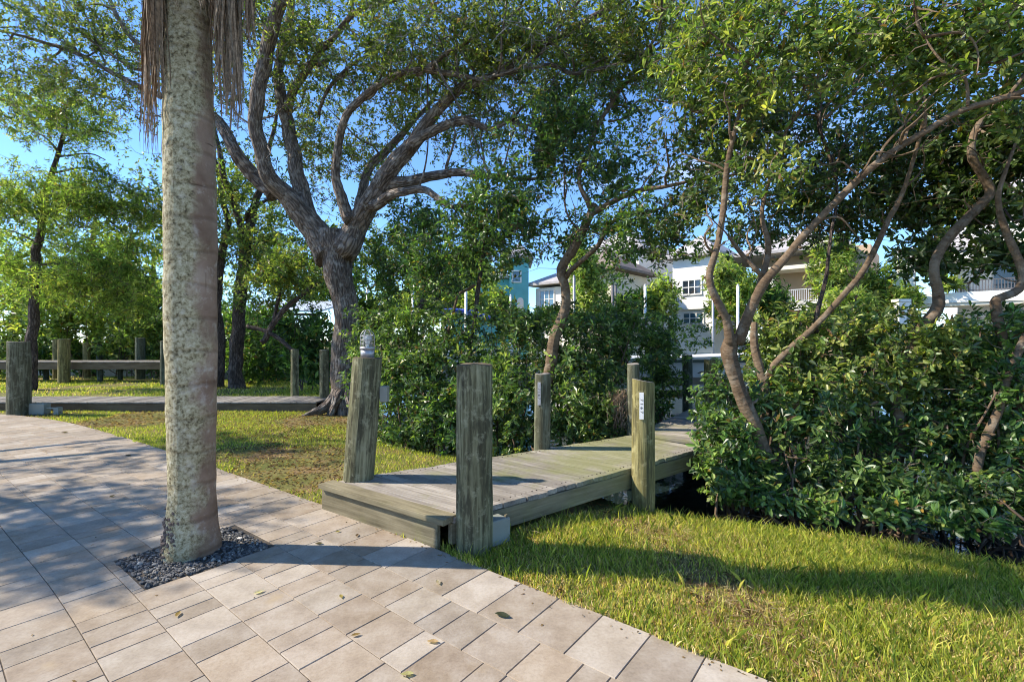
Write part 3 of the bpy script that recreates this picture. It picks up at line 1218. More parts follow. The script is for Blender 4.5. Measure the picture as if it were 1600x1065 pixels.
p, s_, r = grass_points(180000, (-0.6, 4.9, 1.6, 5.2), 41, 0.3)
c_, st_ = grass_cols(s_, r, len(p), 0.50)
h_ = r.uniform(0.022, 0.055, len(p)) * (1 + 0.35 * np.clip(s_, -1, 1))
tall = (r.random(len(p)) < 0.16) & ~st_
h_ = np.where(tall, r.uniform(0.06, 0.125, len(p)), h_)
h_ = np.where(st_, h_ * 0.75, h_)
make_grass('lawn_grass', 'sunlit lawn grass between the paver edge and the mangroves right of the dock', p, h_, np.full(len(p), 0.0062), c_, 42)
p, s_, r = grass_points(230000, (-13.0, 0.8, 3.4, 13.0), 43, 0.35)
k = (np.abs(p[:, 0]) < 1.12 * p[:, 1] + 0.4) & ~((p[:, 1] > 10.28) & (p[:, 1] < 11.5) & (p[:, 0] < -4.0))
p, s_ = p[k], s_[k]
c_, st_ = grass_cols(s_, r, len(p), 0.2)
h_ = r.uniform(0.022, 0.06, len(p))
h_ = np.where(st_, h_ * 0.6, h_)
make_grass('lawn_grass', 'patchy lawn grass between the paver edge and the low boardwalk', p, h_, np.full(len(p), 0.011), c_, 44, 1)
p, s_, r = grass_points(90000, (-24.0, -4.0, 11.3, 20.5), 45, 0.2)
k = (np.abs(p[:, 0]) < 1.12 * p[:, 1] + 0.4)
p, s_ = p[k], s_[k]
c_, st_ = grass_cols(s_, r, len(p), 0.15)
make_grass('lawn_grass', 'rough grass behind the low boardwalk and under the raised one', p, r.uniform(0.04, 0.09, len(p)), np.full(len(p), 0.022), c_, 46, 1)

# brown leaf litter on bare soil
r = np.random.default_rng(61)
x, y = r.uniform(-10, 4.5, 60000), r.uniform(2.0, 12.0, 60000)
p = np.stack([x, y, np.zeros_like(x)], 1)
k = edge_side(x, y) & (shore_dist(x, y) < 0.1) & (snoise(p, 1.7, 31) + 0.6 * snoise(p, 5.0, 32) < -0.35)
oakd = np.hypot(x + 3.6, y - 9.6)
k |= edge_side(x, y) & (shore_dist(x, y) < 0.3) & (oakd < 2.4) & (r.random(len(x)) < 0.8)
p = p[k][:16000]
z, _ = ground_z(p[:, 0], p[:, 1])
p[:, 2] = z + r.uniform(0.004, 0.02, len(p))
dv = r.normal(size=(len(p), 3)) * (1, 1, 0.25)
nv_ = np.array([0, 0, 1.0]) + r.normal(size=(len(p), 3)) * 0.4
v, f, nv = leaf_arrays(p, dv, nv_, r.uniform(0.03, 0.075, len(p)), r.uniform(0.012, 0.026, len(p)))
lc = np.array([(0.16, 0.085, 0.05), (0.26, 0.155, 0.09), (0.09, 0.055, 0.04), (0.34, 0.23, 0.14)])[r.choice(4, len(p))] * r.uniform(0.7, 1.2, (len(p), 1))
litter = mesh_obj('leaf_litter', v, f, M['softleaf'], cols=np.repeat(lc, nv, 0))
tag(litter, 'brown fallen leaves scattered over the bare soil of the lawn', 'leaf litter', kind='stuff')


# dry straw lying in patches on the right lawn
r = np.random.default_rng(63)
x, y = r.uniform(-0.2, 4.6, 40000), r.uniform(1.7, 4.9, 40000)
p = np.stack([x, y, np.zeros_like(x)], 1)
ps = snoise(p, 1.9, 91) + 0.7 * snoise(p, 5.5, 92)
k = edge_side(x, y) & (shore_dist(x, y) < 0) & ~in_deck(x, y, 0.05) & (ps + r.normal(0, 0.25, len(x)) > 0.75)
p = p[k][:6500]
z, _ = ground_z(p[:, 0], p[:, 1])
p[:, 2] = z + r.uniform(0.01, 0.04, len(p))
dv = r.normal(size=(len(p), 3)) * (1, 1, 0.22)
v, f, nv = leaf_arrays(p, dv, np.array([0, 0, 1.0]) + r.normal(size=(len(p), 3)) * 0.5, r.uniform(0.05, 0.12, len(p)), r.uniform(0.003, 0.007, len(p)))
lc = np.array([(0.45, 0.33, 0.18), (0.30, 0.18, 0.10), (0.55, 0.44, 0.27), (0.20, 0.11, 0.065)])[r.choice(4, len(p))] * r.uniform(0.7, 1.2, (len(p), 1))
tag(mesh_obj('dry_straw', v, f, M['softleaf'], cols=np.repeat(lc, nv, 0)), 'dry tan straw lying in patches on the right lawn', 'dead grass', kind='stuff')

# dry specks and leaf crumbs on the pavers, thicker along the lawn edge
r = np.random.default_rng(62)
q_ = []
while len(q_) < 420:
    s0 = r.uniform(2.0, es[-1] - 6)
    d0_ = abs(r.normal(0, 0.06)) if r.random() < 0.72 else r.uniform(0, 3.5)
    xy = SD(s0, d0_)
    if 1.9 < xy[1] < 9 and not (PL[0] < s0 < PL[1] and PL[2] < d0_ < PL[3]):
        q_.append((xy[0], xy[1], 0.003))
p = np.array(q_)
dv = r.normal(size=(len(p), 3)) * (1, 1, 0.15)
v, f, nv = leaf_arrays(p, dv, np.array([0, 0, 1.0]) + r.normal(size=(len(p), 3)) * 0.3, r.uniform(0.008, 0.035, len(p)), r.uniform(0.004, 0.012, len(p)))
v[:, 2] = np.maximum(v[:, 2], 0.0025)
lc = np.array([(0.16, 0.085, 0.05), (0.26, 0.17, 0.09), (0.07, 0.05, 0.035)])[r.choice(3, len(p))]
tag(mesh_obj('leaf_crumbs', v, f, M['softleaf'], cols=np.repeat(lc, nv, 0)), 'dry brown leaf crumbs scattered along the edge of the pavers', 'leaf litter', kind='stuff')

# ------------------------------------------------------------------ main boardwalk
def plank_obj(name, a, b, width, z1, thick, mat, parent, r, over=0.0):
    """a board from plan point a to plan point b, its own X along the grain"""
    a, b = np.asarray(a, float), np.asarray(b, float)
    d = b - a
    Ln = np.linalg.norm(d)
    d /= Ln
    a = a - d * over
    Ln += 2 * over
    mb = MB()
    mb.box(-Ln / 2, Ln / 2, -width / 2, width / 2, -thick, 0, 0.004)
    ang = math.atan2(d[1], d[0])
    c = a + d * Ln / 2
    o = mb.build(name, mat, None)
    o.parent = parent
    o.location = Vector((c[0], c[1], z1 + r.uniform(-0.003, 0.003))) - Vector(parent_world(parent))
    o.rotation_euler = (r.uniform(-0.004, 0.004), r.uniform(-0.002, 0.002), ang + r.uniform(-0.004, 0.004))
    return o


rp = np.random.default_rng(9)
DZ = 0.22
walk = empty('boardwalk', (float(DECK.mean(0)[0]), float(DECK.mean(0)[1]), 0), 'weathered plank boardwalk with green algae leading from the pavers into the mangroves', 'boardwalk')
NPL = 30
for i in range(NPL):
    t = (i + 0.5) / NPL
    g0, g1 = i / NPL + 0.0006, (i + 1) / NPL - 0.0006
    quad = [FL + (L2 - FL) * g0, FR + (R2 - FR) * g0, FR + (R2 - FR) * g1, FL + (L2 - FL) * g1]
    c = sum(quad) / 4
    dv = (quad[1] - quad[0]) / np.linalg.norm(quad[1] - quad[0])
    sh_ = rp.uniform(-0.012, 0.012)
    ca, sa = dv
    loc = [((q - c) @ np.array([ca, sa]) + sh_, (q - c) @ np.array([-sa, ca])) for q in quad]
    mb = MB()
    mb.prism(loc, -0.038, -0.003)
    mb.prism([(x * 0.997, y * 0.96) for x, y in loc], -0.0032, 0.0)
    o = mb.build('plank', M['plank'])
    o.parent = walk
    o.location = Vector((c[0], c[1], DZ + rp.uniform(-0.003, 0.003))) - Vector(parent_world(walk))
    o.rotation_euler = (rp.uniform(-0.006, 0.006), rp.uniform(-0.002, 0.002), math.atan2(sa, ca))
    # a pair of nail heads over each stringer
    nl = MB()
    for e0 in (0.06, 0.94):
        for w0 in (0.28, 0.72):
            q = (quad[0] * (1 - e0) + quad[1] * e0) * (1 - w0) + (quad[3] * (1 - e0) + quad[2] * e0) * w0
            nl.tube([(q[0], q[1], DZ - 0.002), (q[0], q[1], DZ + 0.0045)], 0.0055, 7)
    tag(nl.build('nail_heads', M['nail'], walk), kind='stuff')
# riser and nosing at the front
fd = (FR - FL) / np.linalg.norm(FR - FL)
fn = np.array([fd[1], -fd[0]])            # towards the patio
if fn[1] > 0:
    fn = -fn


def board(name, a, b, z0, z1, thick, mat, parent, off=0.0):
    """upright board between two plan points"""
    a, b = np.asarray(a, float), np.asarray(b, float)
    d = (b - a)
    Ln = np.linalg.norm(d)
    d /= Ln
    mb = MB()
    mb.box(-Ln / 2, Ln / 2, -thick / 2, thick / 2, z0, z1, 0.004)
    o = mb.build(name, mat, None)
    n = np.array([d[1], -d[0]])
    c = (a + b) / 2 + n * off
    o.parent = parent
    o.location = Vector((c[0], c[1], 0)) - Vector(parent_world(parent))
    o.rotation_euler = (0, 0, math.atan2(d[1], d[0]))
    return o


plank_obj('nosing_board', FL + fn * 0.03, FR + fn * 0.03, 0.15, DZ + 0.012, 0.045, M['fascia'], walk, rp)
board('riser_board', FL + fn * 0.055, FR + fn * 0.055 - fd * 0.09, -0.05, DZ - 0.036, 0.03, M['fascia'], walk)
board('fascia_board', FR - fd * 0.03, R2 - 0.02, 0.02, DZ - 0.042, 0.05, M['fascia'], walk)
board('fascia_board', FL + fd * 0.03, L2 + 0.02, 0.02, DZ - 0.042, 0.05, M['fascia_dark'], walk)
# second, narrower run towards the water
A2 = L2.copy()
dir2 = np.array([0.575, 0.818])
n2 = np.array([dir2[1], -dir2[0]])
run2 = 4.3
w2 = 1.0
walk2 = empty('boardwalk', (2.6, 8.0, 0), 'grey plank boardwalk run beyond the bend, towards the boat', 'boardwalk')
k2 = int(run2 / 0.142)
for i in range(k2):
    t = (i + 0.5) * 0.142
    a = A2 + dir2 * (t + 0.03)
    b = a + n2 * w2
    if i == 0:
        a = a + dir2 * 0.02
    plank_obj('plank', a, b, 0.137, DZ + 0.004, 0.036, M['plank'], walk2, rp)
board('fascia_board', A2 + dir2 * 0.05 + n2 * 0.03, A2 + dir2 * run2 + n2 * 0.03, 0.0, DZ - 0.04, 0.05, M['fascia_dark'], walk2)
board('fascia_board', A2 + dir2 * 0.35 + n2 * (w2 - 0.03), A2 + dir2 * run2 + n2 * (w2 - 0.03), 0.0, DZ - 0.04, 0.05, M['fascia_dark'], walk2)


# ------------------------------------------------------------------ posts
def post(px, Y, top, base_z, wpx, mat, label, slant=0.0, lean=0.0, name='wooden_post', group=None, square=0.0, capm=None):
    """round pile standing at pixel column px, depth Y, top edge at pixel row `top`"""
    c = P(px, 532.5, Y)
    r0 = wpx / 2 / F * Y
    zt = P(px, top, Y)[2]
    root = empty(name, (c[0], c[1] + r0, base_z), label, 'post', group)
    nz, sides = 14, 22
    V, UV, Fc = [], [], []
    rs = int(px * 7 + Y * 13)
    ang = np.arange(sides + 1) / sides * 2 * np.pi
    for i in range(nz + 1):
        t = i / nz
        z = base_z + (zt - base_z) * t
        cx = c[0] + lean * (z - zt)
        cs, sn = np.sin(ang), -np.cos(ang)
        ring = np.stack([cx + cs * r0, c[1] + r0 + sn * r0, np.full(sides + 1, z)], 1)
        k = 1 + 0.018 * snoise(ring, 9.0, rs) + 0.03 * (1 - t)
        sq = 1 + square * (np.abs(np.cos(2 * ang)) ** 2 * -0.5 + 0.25)
        k = k * sq
        k[-1] = k[0]
        ring[:, 0] = cx + (ring[:, 0] - cx) * k
        ring[:, 1] = c[1] + r0 + (ring[:, 1] - c[1] - r0) * k
        if i == nz:
            ring[:, 2] += -slant * (ring[:, 0] - cx) + 0.006 * snoise(ring, 30.0, rs + 4)
            ring[-1] = ring[0]
        V.append(ring)
        UV.append(np.stack([ang * r0, np.full(sides + 1, z)], 1))
    m = sides + 1
    n0 = (nz + 1) * m
    for i in range(nz):
        for q in range(sides):
            a = i * m + q
            Fc.append((a, a + 1, a + 1 + m, a + m))
    V = np.vstack(V)
    UV = np.vstack(UV)
    o = mesh_obj('shaft', V, Fc, mat, root, True, UV)
    # end grain
    ringv = V[nz * m:nz * m + sides].copy()
    ctr = ringv.mean(0)
    ins = ctr + (ringv - ctr) * 0.93 + (0, 0, 0.006)
    tv = np.vstack([ringv + (0, 0, 0.0005), ins, ctr[None] + (0, 0, 0.004)])
    tf = [(q, (q + 1) % sides, sides + (q + 1) % sides, sides + q) for q in range(sides)]
    tf += [(sides + q, sides + (q + 1) % sides, 2 * sides) for q in range(sides)]
    mesh_obj('end_grain', tv, tf, capm or M['plank_grey'], root, False, tv[:, :2])
    return root, c, r0, zt


postA, cA, rA, zA = post(739, 3.33, 571, -0.2, 58, M['post_green'], 'thick green weathered post nearest the camera, at the boardwalk corner beside the grey box', capm=M['fascia_dark'])
postB, cB, rB, zB = post(567, 4.28, 561, -0.2, 47, M['post_green'], 'thick brown-green post with the caged lamp on its top, by the boardwalk step', lean=0.075, capm=M['fascia_dark'])
postC, cC, rC, zC = post(849, 5.58, 585, -0.4, 25.5, M['post_grey'], 'mossy post with a faint number strip on the far side of the boardwalk', lean=0.01)
postD, cD, rD, zD = post(1010, 4.60, 597, -0.35, 35.5, M['post_yellow'], 'round yellow-green post with the white number strip on the right of the boardwalk', slant=0.22)
postE, cE, rE, zE = post(992, 6.75, 569, -0.6, 19, M['post_grey'], 'slim grey-green post behind the number post, at the bend of the boardwalk')
postF, cF, rF, zF = post(1077, 8.95, 555, -0.8, 15, M['post_dark'], 'dark slender post at the far end of the boardwalk before the boat', lean=0.0)
postG, cG, rG, zG = post(1115, 8.3, 562, -0.8, 20, M['post_yellow'], 'yellow-green post at the far end of the boardwalk with the navy hose beside it')
post(15, 9.6, 534, -0.2, 28, M['post_grey'], 'thick weathered post at the left edge of the frame beside the patio')
post(93, 16.9, 530, -0.2, 15, M['post_yellow'], 'pale post in front of the raised boardwalk, its foot in the grass')
post(84, 19.2, 530, -0.2, 11, M['post_yellow'], 'pale post behind the raised boardwalk, half hidden by the post in front')
post(131, 19.5, 536, -0.2, 9.5, M['post_yellow'], 'small tan post standing behind the middle of the raised boardwalk')
post(152, 20.5, 538, -0.2, 8, M['post_dark'], 'small dark post behind the raised boardwalk, right of the tan one')
post(214, 18.9, 528, -0.2, 13, M['post_dark'], 'green post behind the right end of the raised boardwalk')
post(253, 16.2, 533, -0.2, 12, M['post_dark'], 'green post at the right end of the raised boardwalk')
post(261, 12.2, 553, -0.2, 9, M['post_green'], 'thin post behind the low boardwalk just left of the palm trunk')
post(458, 12.4, 546, -0.2, 11.5, M['post_green'], 'slim mossy post left of the oak, behind the low boardwalk')
post(504, 11.0, 547, -0.2, 14, M['post_green'], 'mossy post at the end of the low boardwalk beside the oak trunk')

# caged lamp on the post
lx, ly, lz = cB[0], cB[1] + rB, zB + 0.006
u = 4.33 / F
lamp = empty('post_lamp', (lx, ly, lz), 'grey metal jar lamp with wire guard on top of the post by the step', 'lamp')
lr = 10.5 * u
MB().tube([(lx, ly, lz), (lx, ly, lz + 14 * u)], lr * 1.0, 20).build('lamp_base', M['steel'], lamp, True)
MB().tube([(lx, ly, lz + 14 * u), (lx, ly, lz + 17.5 * u)], lr * 1.12, 20).build('collar', M['steel'], lamp, True)
gmat, gnt, gb = new_mat('clear_lamp_glass')
gb.inputs['Transmission Weight'].default_value = 0.95
gb.inputs['Roughness'].default_value = 0.03
gb.inputs['IOR'].default_value = 1.15
gb.inputs['Base Color'].default_value = (0.92, 0.94, 0.93, 1)
zz_ = [17.5, 30, 37, 41, 43]
rr_ = [0.86, 0.86, 0.8, 0.55, 0.05]
MB().tube([(lx, ly, lz + z * u) for z in zz_], [lr * q for q in rr_], 20, cap=False).build('glass_jar', gmat, lamp, True)
zz_ = [17, 21, 25, 29, 33, 35.5, 36.5]
rr_ = [0.22, 0.22, 0.3, 0.52, 0.55, 0.35, 0.03]
MB().tube([(lx, ly, lz + z * u) for z in zz_], [lr * q for q in rr_], 14, cap=False).build('bulb', M['white'], lamp, True)
cage = MB()
for k in range(6):
    a = k * math.pi / 3 + 0.3
    q = [(lx + math.cos(a) * lr * w_, ly + math.sin(a) * lr * w_, lz + z * u) for w_, z in ((1.02, 15), (1.02, 34), (0.85, 40), (0.45, 44), (0, 45))]
    cage.tube(q, 0.0035, 5)
for z in (23, 29, 35):
    q = [(lx + math.cos(a) * lr * 1.02, ly + math.sin(a) * lr * 1.02, lz + z * u) for a in np.linspace(0, 2 * math.pi, 19)]
    cage.tube(q, 0.003, 5, cap=False)
cage.build('wire_guard', M['steel'], lamp, True)

# small grey outlet cover on the far side of the lamp post
ob = empty('outlet_box', (cB[0] + rB + 0.02, cB[1] + rB + 0.02, 0.55), 'small pale outlet cover on the right flank of the lamp post', 'outlet')
MB().box(cB[0] + rB - 0.02, cB[0] + rB + 0.05, cB[1] + rB - 0.01, cB[1] + rB + 0.07, 0.93, 1.08, 0.006).build('cover', M['box'], ob)


# number strips
def text_mesh(body, size):
    cu = bpy.data.curves.new('digits', 'FONT')
    cu.body = body
    cu.size = size
    cu.align_x = 'CENTER'
    cu.align_y = 'CENTER'
    cu.extrude = 0.0006
    to = bpy.data.objects.new('digits', cu)
    C.objects.link(to)
    bpy.context.view_layer.update()
    me = bpy.data.meshes.new_from_object(to)
    bpy.data.objects.remove(to)
    return me


def number_strip(c, r0, px, Y, y0, y1, wpx, label, mat, body):
    cx = (px - 800) / F * Y
    dx = cx - c[0]
    yy = c[1] + r0 - math.sqrt(max(1e-6, r0 * r0 - dx * dx)) - 0.009
    ang = math.atan2(dx, r0)
    z1, z0 = P(px, y0, Y)[2], P(px, y1, Y)[2]
    w = wpx / F * Y
    root = empty('number_strip', (cx, yy, (z0 + z1) / 2), label, 'number sign')
    root.rotation_euler = (0, 0, ang * 0.9)
    mb = MB()
    mb.box(-w / 2, w / 2, -0.003, 0.004, -(z1 - z0) / 2, (z1 - z0) / 2, 0.0015)
    o = mb.build('plate', mat)
    o.parent = root
    me = text_mesh(body, w * 0.92)
    me.materials.append(M['print'])
    t = bpy.data.objects.new('digits', me)
    C.objects.link(t)
    t.parent = root
    t.location = (0, -0.0042, 0)
    t.rotation_euler = (math.radians(90), math.radians(90), 0)
    t.scale = (1.35, 0.95, 1)


number_strip(cD, rD, 1002.5, 4.6, 613, 655, 6.5, 'white vertical strip of dark digits on the yellow-green post', M['white'], '7 1 6 7')
number_strip(cC, rC, 842.5, 5.58, 597, 633, 5, 'faded vertical number strip on the mossy far post', M['steel'], '7 1 6 7')

# grey junction box hanging on the boardwalk side
bc = G(793, 828, 0.06)
jb = empty('junction_box', (bc[0], bc[1], -0.03), 'square grey plastic junction box under the boardwalk edge beside the near post', 'electrical box')
ed = (R2 - FR) / np.linalg.norm(R2 - FR)
jn = np.array([ed[1], -ed[0]])
jang = math.atan2(ed[1], ed[0])


def jbox(name, x0, x1, y0, y1, z0, z1, mat, bev=0.006):
    mb = MB()
    mb.box(x0, x1, y0, y1, z0, z1, bev)
    o = mb.build(name, mat)
    o.parent = jb
    o.rotation_euler = (0, 0, jang)
    return o


jc = FR + ed * 0.30 + jn * 0.05
jb.location = (jc[0], jc[1], -0.02)
jbox('housing', -0.09, 0.09, -0.10, 0.02, 0.02, 0.19, M['box'])
jbox('lid', -0.098, 0.098, -0.116, -0.101, 0.012, 0.198, M['box'])
for sx_ in (-0.085, 0.085):
    for sz_ in (0.025, 0.185):
        mb = MB()
        mb.tube([(sx_, -0.113, sz_), (sx_, -0.119, sz_)], 0.005, 8)
        o = mb.build('screw', M['steel'])
        o.parent = jb
        o.rotation_euler = (0, 0, jang)
jbox('mounting_strap', 0.125, 0.15, -0.03, -0.01, 0.03, 0.18, M['fascia'], 0.003)

# ------------------------------------------------------------------ far boardwalks on the left
lowb = empty('boardwalk', (-8, 10.9, 0), 'low grey plank boardwalk crossing the lawn behind the palm trunk', 'boardwalk')
x = -14.0
while x < -4.25:
    wd = 0.142
    plank_obj('plank', (x, 10.32), (x, 11.42), wd - 0.006, 0.17, 0.036, M['plank_grey'], lowb, rp, over=rp.uniform(0, 0.012))
    x += wd
board('fascia_board', (-14.0, 10.36), (-4.28, 10.36), -0.06, 0.128, 0.045, M['fascia_dark'], lowb)
board('fascia_board', (-14.0, 11.38), (-4.28, 11.38), -0.06, 0.128, 0.045, M['fascia_dark'], lowb)
hib = empty('boardwalk', (-16, 18, 0), 'raised grey boardwalk on posts at the left before the trees', 'boardwalk')
x = -24.0
while x < -12.1:
    plank_obj('plank', (x, 17.35), (x, 18.7), 0.184, 0.74, 0.04, M['plank_grey'], hib, rp, over=rp.uniform(0, 0.015))
    x += 0.19
board('fascia_board', (-24, 17.40), (-12.15, 17.40), 0.46, 0.695, 0.05, M['fascia_dark'], hib)
board('fascia_board', (-24, 18.65), (-12.15, 18.65), 0.46, 0.695, 0.05, M['fascia_dark'], hib)
for xx_ in (-21.0, -18.2, -15.3, -12.6):
    board('bearer', (xx_, 17.5), (xx_, 18.6), 0.42, 0.69, 0.09, M['fascia_dark'], hib)
    for yy_ in (17.6, 18.5):
        MB().tube([(xx_, yy_, -0.2), (xx_, yy_, 0.45)], 0.09, 10).build('support', M['post_dark'], hib, True)

# low grey box with flood light by the left post
fb = empty('garden_light_box', (-9.7, 9.9, 0), 'low grey electrical box with a small side arm in the grass by the low boardwalk', 'electrical box')
bx_ = (60 - 800) / F * 9.85
MB().box(bx_ - 0.16, bx_ + 0.16, 9.8, 9.95, -0.05, 0.20, 0.012).build('housing', M['box'], fb)
MB().box(bx_ + 0.16, bx_ + 0.40, 9.84, 9.90, 0.09, 0.115, 0.004).build('arm', M['box'], fb)
MB().box(bx_ + 0.34, bx_ + 0.44, 9.82, 9.92, -0.05, 0.12, 0.006).build('lamp_head', M['box'], fb)

exec_after = None

# ------------------------------------------------------------------ palm in the foreground
palm = empty('palm_tree', (PALM[0], PALM[1], 0), 'tall grey lichen-covered palm trunk rising from the gravel pit in the pavers', 'palm tree')
prof = [(905, 96), (880, 92), (866, 87), (850, 82), (825, 74), (800, 70), (760, 68), (700, 68), (640, 70), (566, 72.5), (450, 74.5), (300, 75.5), (150, 71), (40, 65), (-60, 61), (-160, 58)]
cxs = [(905, 302), (866, 300.5), (800, 300), (700, 300), (566, 300), (450, 298.5), (300, 297), (150, 294.5), (0, 294), (-160, 294)]
ppx = np.array([c[0] for c in cxs][::-1], float)
ppv = np.array([c[1] for c in cxs][::-1], float)
pp, pr = [], []
for py, w in prof:
    q = P(np.interp(py, ppx, ppv), py, PALM[1])
    pp.append(q)
    pr.append(w / 2 / F * (PALM[1] - 0.17))
pp, pr = smooth_path(pp, pr, 0.06)
# a slight swelling at each leaf scar
pr = pr * (1 + 0.012 * np.sin(pp[:, 2] * 27) + 0.01 * np.sin(pp[:, 2] * 9))
v, f, uv = tube_geo(pp, pr, 40, True, 0.022, 3)
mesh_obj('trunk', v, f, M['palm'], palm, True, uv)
# knobbly old wound at the foot
kb = MB()
r = np.random.default_rng(77)
for k in range(70):
    a = r.normal(-2.25, 0.38)
    zk = abs(r.normal(0.15, 0.085)) + 0.02
    rad = np.interp(zk, pp[:, 2], pr)
    cxk = np.interp(zk, pp[:, 2], pp[:, 0])
    q = np.array([cxk + math.cos(a) * rad * 0.99, PALM[1] + math.sin(a) * rad * 0.99, zk])
    rr_ = r.uniform(0.008, 0.02)
    vv = ico * rr_ * r.uniform(0.6, 1.3, 3) * (1 + r.uniform(-0.3, 0.3, (12, 1))) + q
    kb.add(vv, icf)
tag(kb.build('root_knobs', M['darkbark'], palm), kind='stuff')
# hanging dead frond strands
r = np.random.default_rng(78)


def strands(x0, x1, top, b0, b1, n, Y0, Y1, curl=0.03, w=0.006):
    V, Fc = [], []
    base = 0
    for k in range(n):
        if k % 12 == 0:
            cpx, cY, cb = r.uniform(x0, x1), r.uniform(Y0, Y1), b0 + (b1 - b0) * r.beta(1.6, 1.2)
        px = cpx + r.normal(0, 1.8)
        Y = cY + r.normal(0, 0.03)
        bot = cb - abs(r.normal(0, 22))
        a = P(px, top, Y)
        b = P(px + r.normal(0, 5), bot, Y)
        ns = 9
        t = np.linspace(0, 1, ns)[:, None]
        c = a * (1 - t) + b * t
        ph, fr = r.uniform(0, 6.28), r.uniform(3, 9)
        c[:, 0] += curl * np.sin(t[:, 0] * fr + ph) * t[:, 0] * r.uniform(0.1, 0.7)
        c[:, 1] += curl * np.cos(t[:, 0] * fr * 0.8 + ph) * t[:, 0] * 0.6
        aa = r.uniform(0, 3.14)
        ww = w * (r.uniform(0.35, 1.2) if r.random() < 0.85 else r.uniform(1.5, 3.0))
        sd = np.array([math.cos(aa), math.sin(aa), 0]) * ww
        tp = (1 - 0.75 * t ** 2)
        V += [c - sd * tp, c + sd * tp]
        for i in range(ns - 1):
            Fc.append((base + i, base + i + 1, base + ns + i + 1, base + ns + i))
        base += 2 * ns
    return np.vstack(V), Fc


for args in ((226, 262, -90, 60, 190, 150, 3.15, 3.55), (224, 246, -90, 150, 258, 70, 3.2, 3.5), (322, 346, -90, 25, 130, 90, 3.1, 3.4),
             (346, 374, -90, 120, 225, 120, 3.2, 3.55), (366, 392, -90, 20, 95, 70, 3.2, 3.6), (248, 336, -90, -10, 22, 50, 3.1, 3.2)):
    v, f = strands(*args)
    mesh_obj('dead_frond', v, f, M['deadfrond'], palm)
# live fronds above
zc = pp[-1][2]
r = np.random.default_rng(79)
for k in range(11):
    a = k * 2 * math.pi / 11 + r.uniform(-0.2, 0.2)
    Ln = r.uniform(2.0, 2.6)
    t = np.linspace(0, 1, 10)
    hx = Ln * (t * 0.8)
    zz = zc - 0.1 + Ln * (0.95 * t - 0.42 * t ** 2)
    path = np.stack([PALM[0] + 0.12 * 0 + np.cos(a) * hx, PALM[1] + np.sin(a) * hx, zz], 1)
    fm = MB()
    fm.tube(path, np.linspace(0.022, 0.006, 10), 6)
    fr_o = fm.build('frond_stem', M['twig'], palm, True)
    nl = 46
    tt = np.repeat(np.linspace(0.15, 1.0, nl), 2)
    bx = np.stack([np.interp(tt, t, path[:, i]) for i in range(3)], 1)
    side = np.array([-math.sin(a), math.cos(a), 0.0])
    fw = np.array([math.cos(a), math.sin(a), 0.3])
    sg = np.tile([1.0, -1.0], nl)[:, None]
    dv = side * sg + fw * 0.6 + np.array([0, 0, -0.25]) + r.normal(size=bx.shape) * 0.12
    v, f, nv = leaf_arrays(bx, dv, np.tile([0, 0, 1.0], (len(bx), 1)), r.uniform(0.35, 0.5, len(bx)), np.full(len(bx), 0.035))
    cc = np.array((0.07, 0.12, 0.025)) * r.uniform(0.7, 1.3, (len(bx), 1))
    mesh_obj('frond_blade', v, f, M['leaf'], palm, cols=np.repeat(cc, nv, 0))

# ------------------------------------------------------------------ the big oak
YO = 10.2
oak = Tree('oak_tree', (*G(540, 641)[:2], 0), 'big spreading oak with furrowed bark and forked limbs behind the lamp post', ws=0.76)
B = M['oak']
oak.limb('trunk', [(541, 662, YO, 92), (541, 640, YO, 72), (540, 615, YO, 60), (539, 560, YO, 54), (538, 500, YO, 50), (533, 450, YO, 52), (526, 415, YO, 60), (523, 385, YO, 74), (522, 362, YO, 60)], B, 20, 0.09, 0.1)
oak.limb('limb', [(515, 400, YO, 60), (490, 358, YO, 50), (460, 322, YO - 0.2, 42), (425, 285, YO - 0.5, 33), (406, 240, YO - 0.7, 29), (395, 180, YO - 0.9, 28), (408, 100, YO - 1.2, 28), (428, 40, YO - 1.5, 26), (446, -20, YO - 1.8, 24), (470, -90, YO - 2, 16)], B, 14, 0.07, 0.12, 1)
oak.limb('limb', [(500, 372, YO + 0.1, 46), (480, 335, YO + 0.2, 40), (464, 290, YO + 0.3, 32), (457, 240, YO + 0.4, 28), (440, 175, YO + 0.5, 26), (432, 110, YO + 0.4, 19), (446, 40, YO + 0.3, 16), (460, -30, YO + 0.2, 12)], B, 14, 0.07, 0.12, 2)
oak.limb('limb', [(446, 178, YO + 0.5, 20), (462, 130, YO + 0.3, 17), (482, 102, YO, 14), (520, 62, YO - 0.5, 12), (560, 22, YO - 1, 11), (600, 4, YO - 1.2, 9), (650, -8, YO - 1.5, 7)], B, 10, 0.07, 0.12, 3)
oak.limb('limb', [(468, 105, YO + 0.1, 12), (495, 98, YO - 0.1, 11), (515, 90, YO - 0.3, 6)], B, 8, 0.07, 0.12, 4)
oak.limb('limb', [(430, 305, YO, 34), (395, 275, YO, 30), (362, 228, YO - 0.2, 25), (338, 190, YO + 0.1, 22), (300, 166, YO + 0.4, 17), (222, 136, YO + 0.7, 11), (175, 112, YO + 0.9, 9), (110, 80, YO + 1.1, 8), (60, 64, YO + 1.2, 6), (-30, 40, YO + 1.3, 4)], B, 12, 0.07, 0.12, 5)
oak.limb('limb', [(330, 186, YO + 0.1, 14), (290, 130, YO + 0.4, 13), (226, 76, YO + 0.8, 11), (195, 45, YO + 0.9, 9), (172, 0, YO + 1, 8), (150, -60, YO + 1, 6)], B, 10, 0.07, 0.12, 6)
oak.limb('limb', [(222, 110, YO + 0.7, 6), (200, 105, YO + 0.8, 5), (150, 70, YO + 1, 4), (100, 30, YO + 1, 3)], B, 7, 0.05, 0.12, 7)
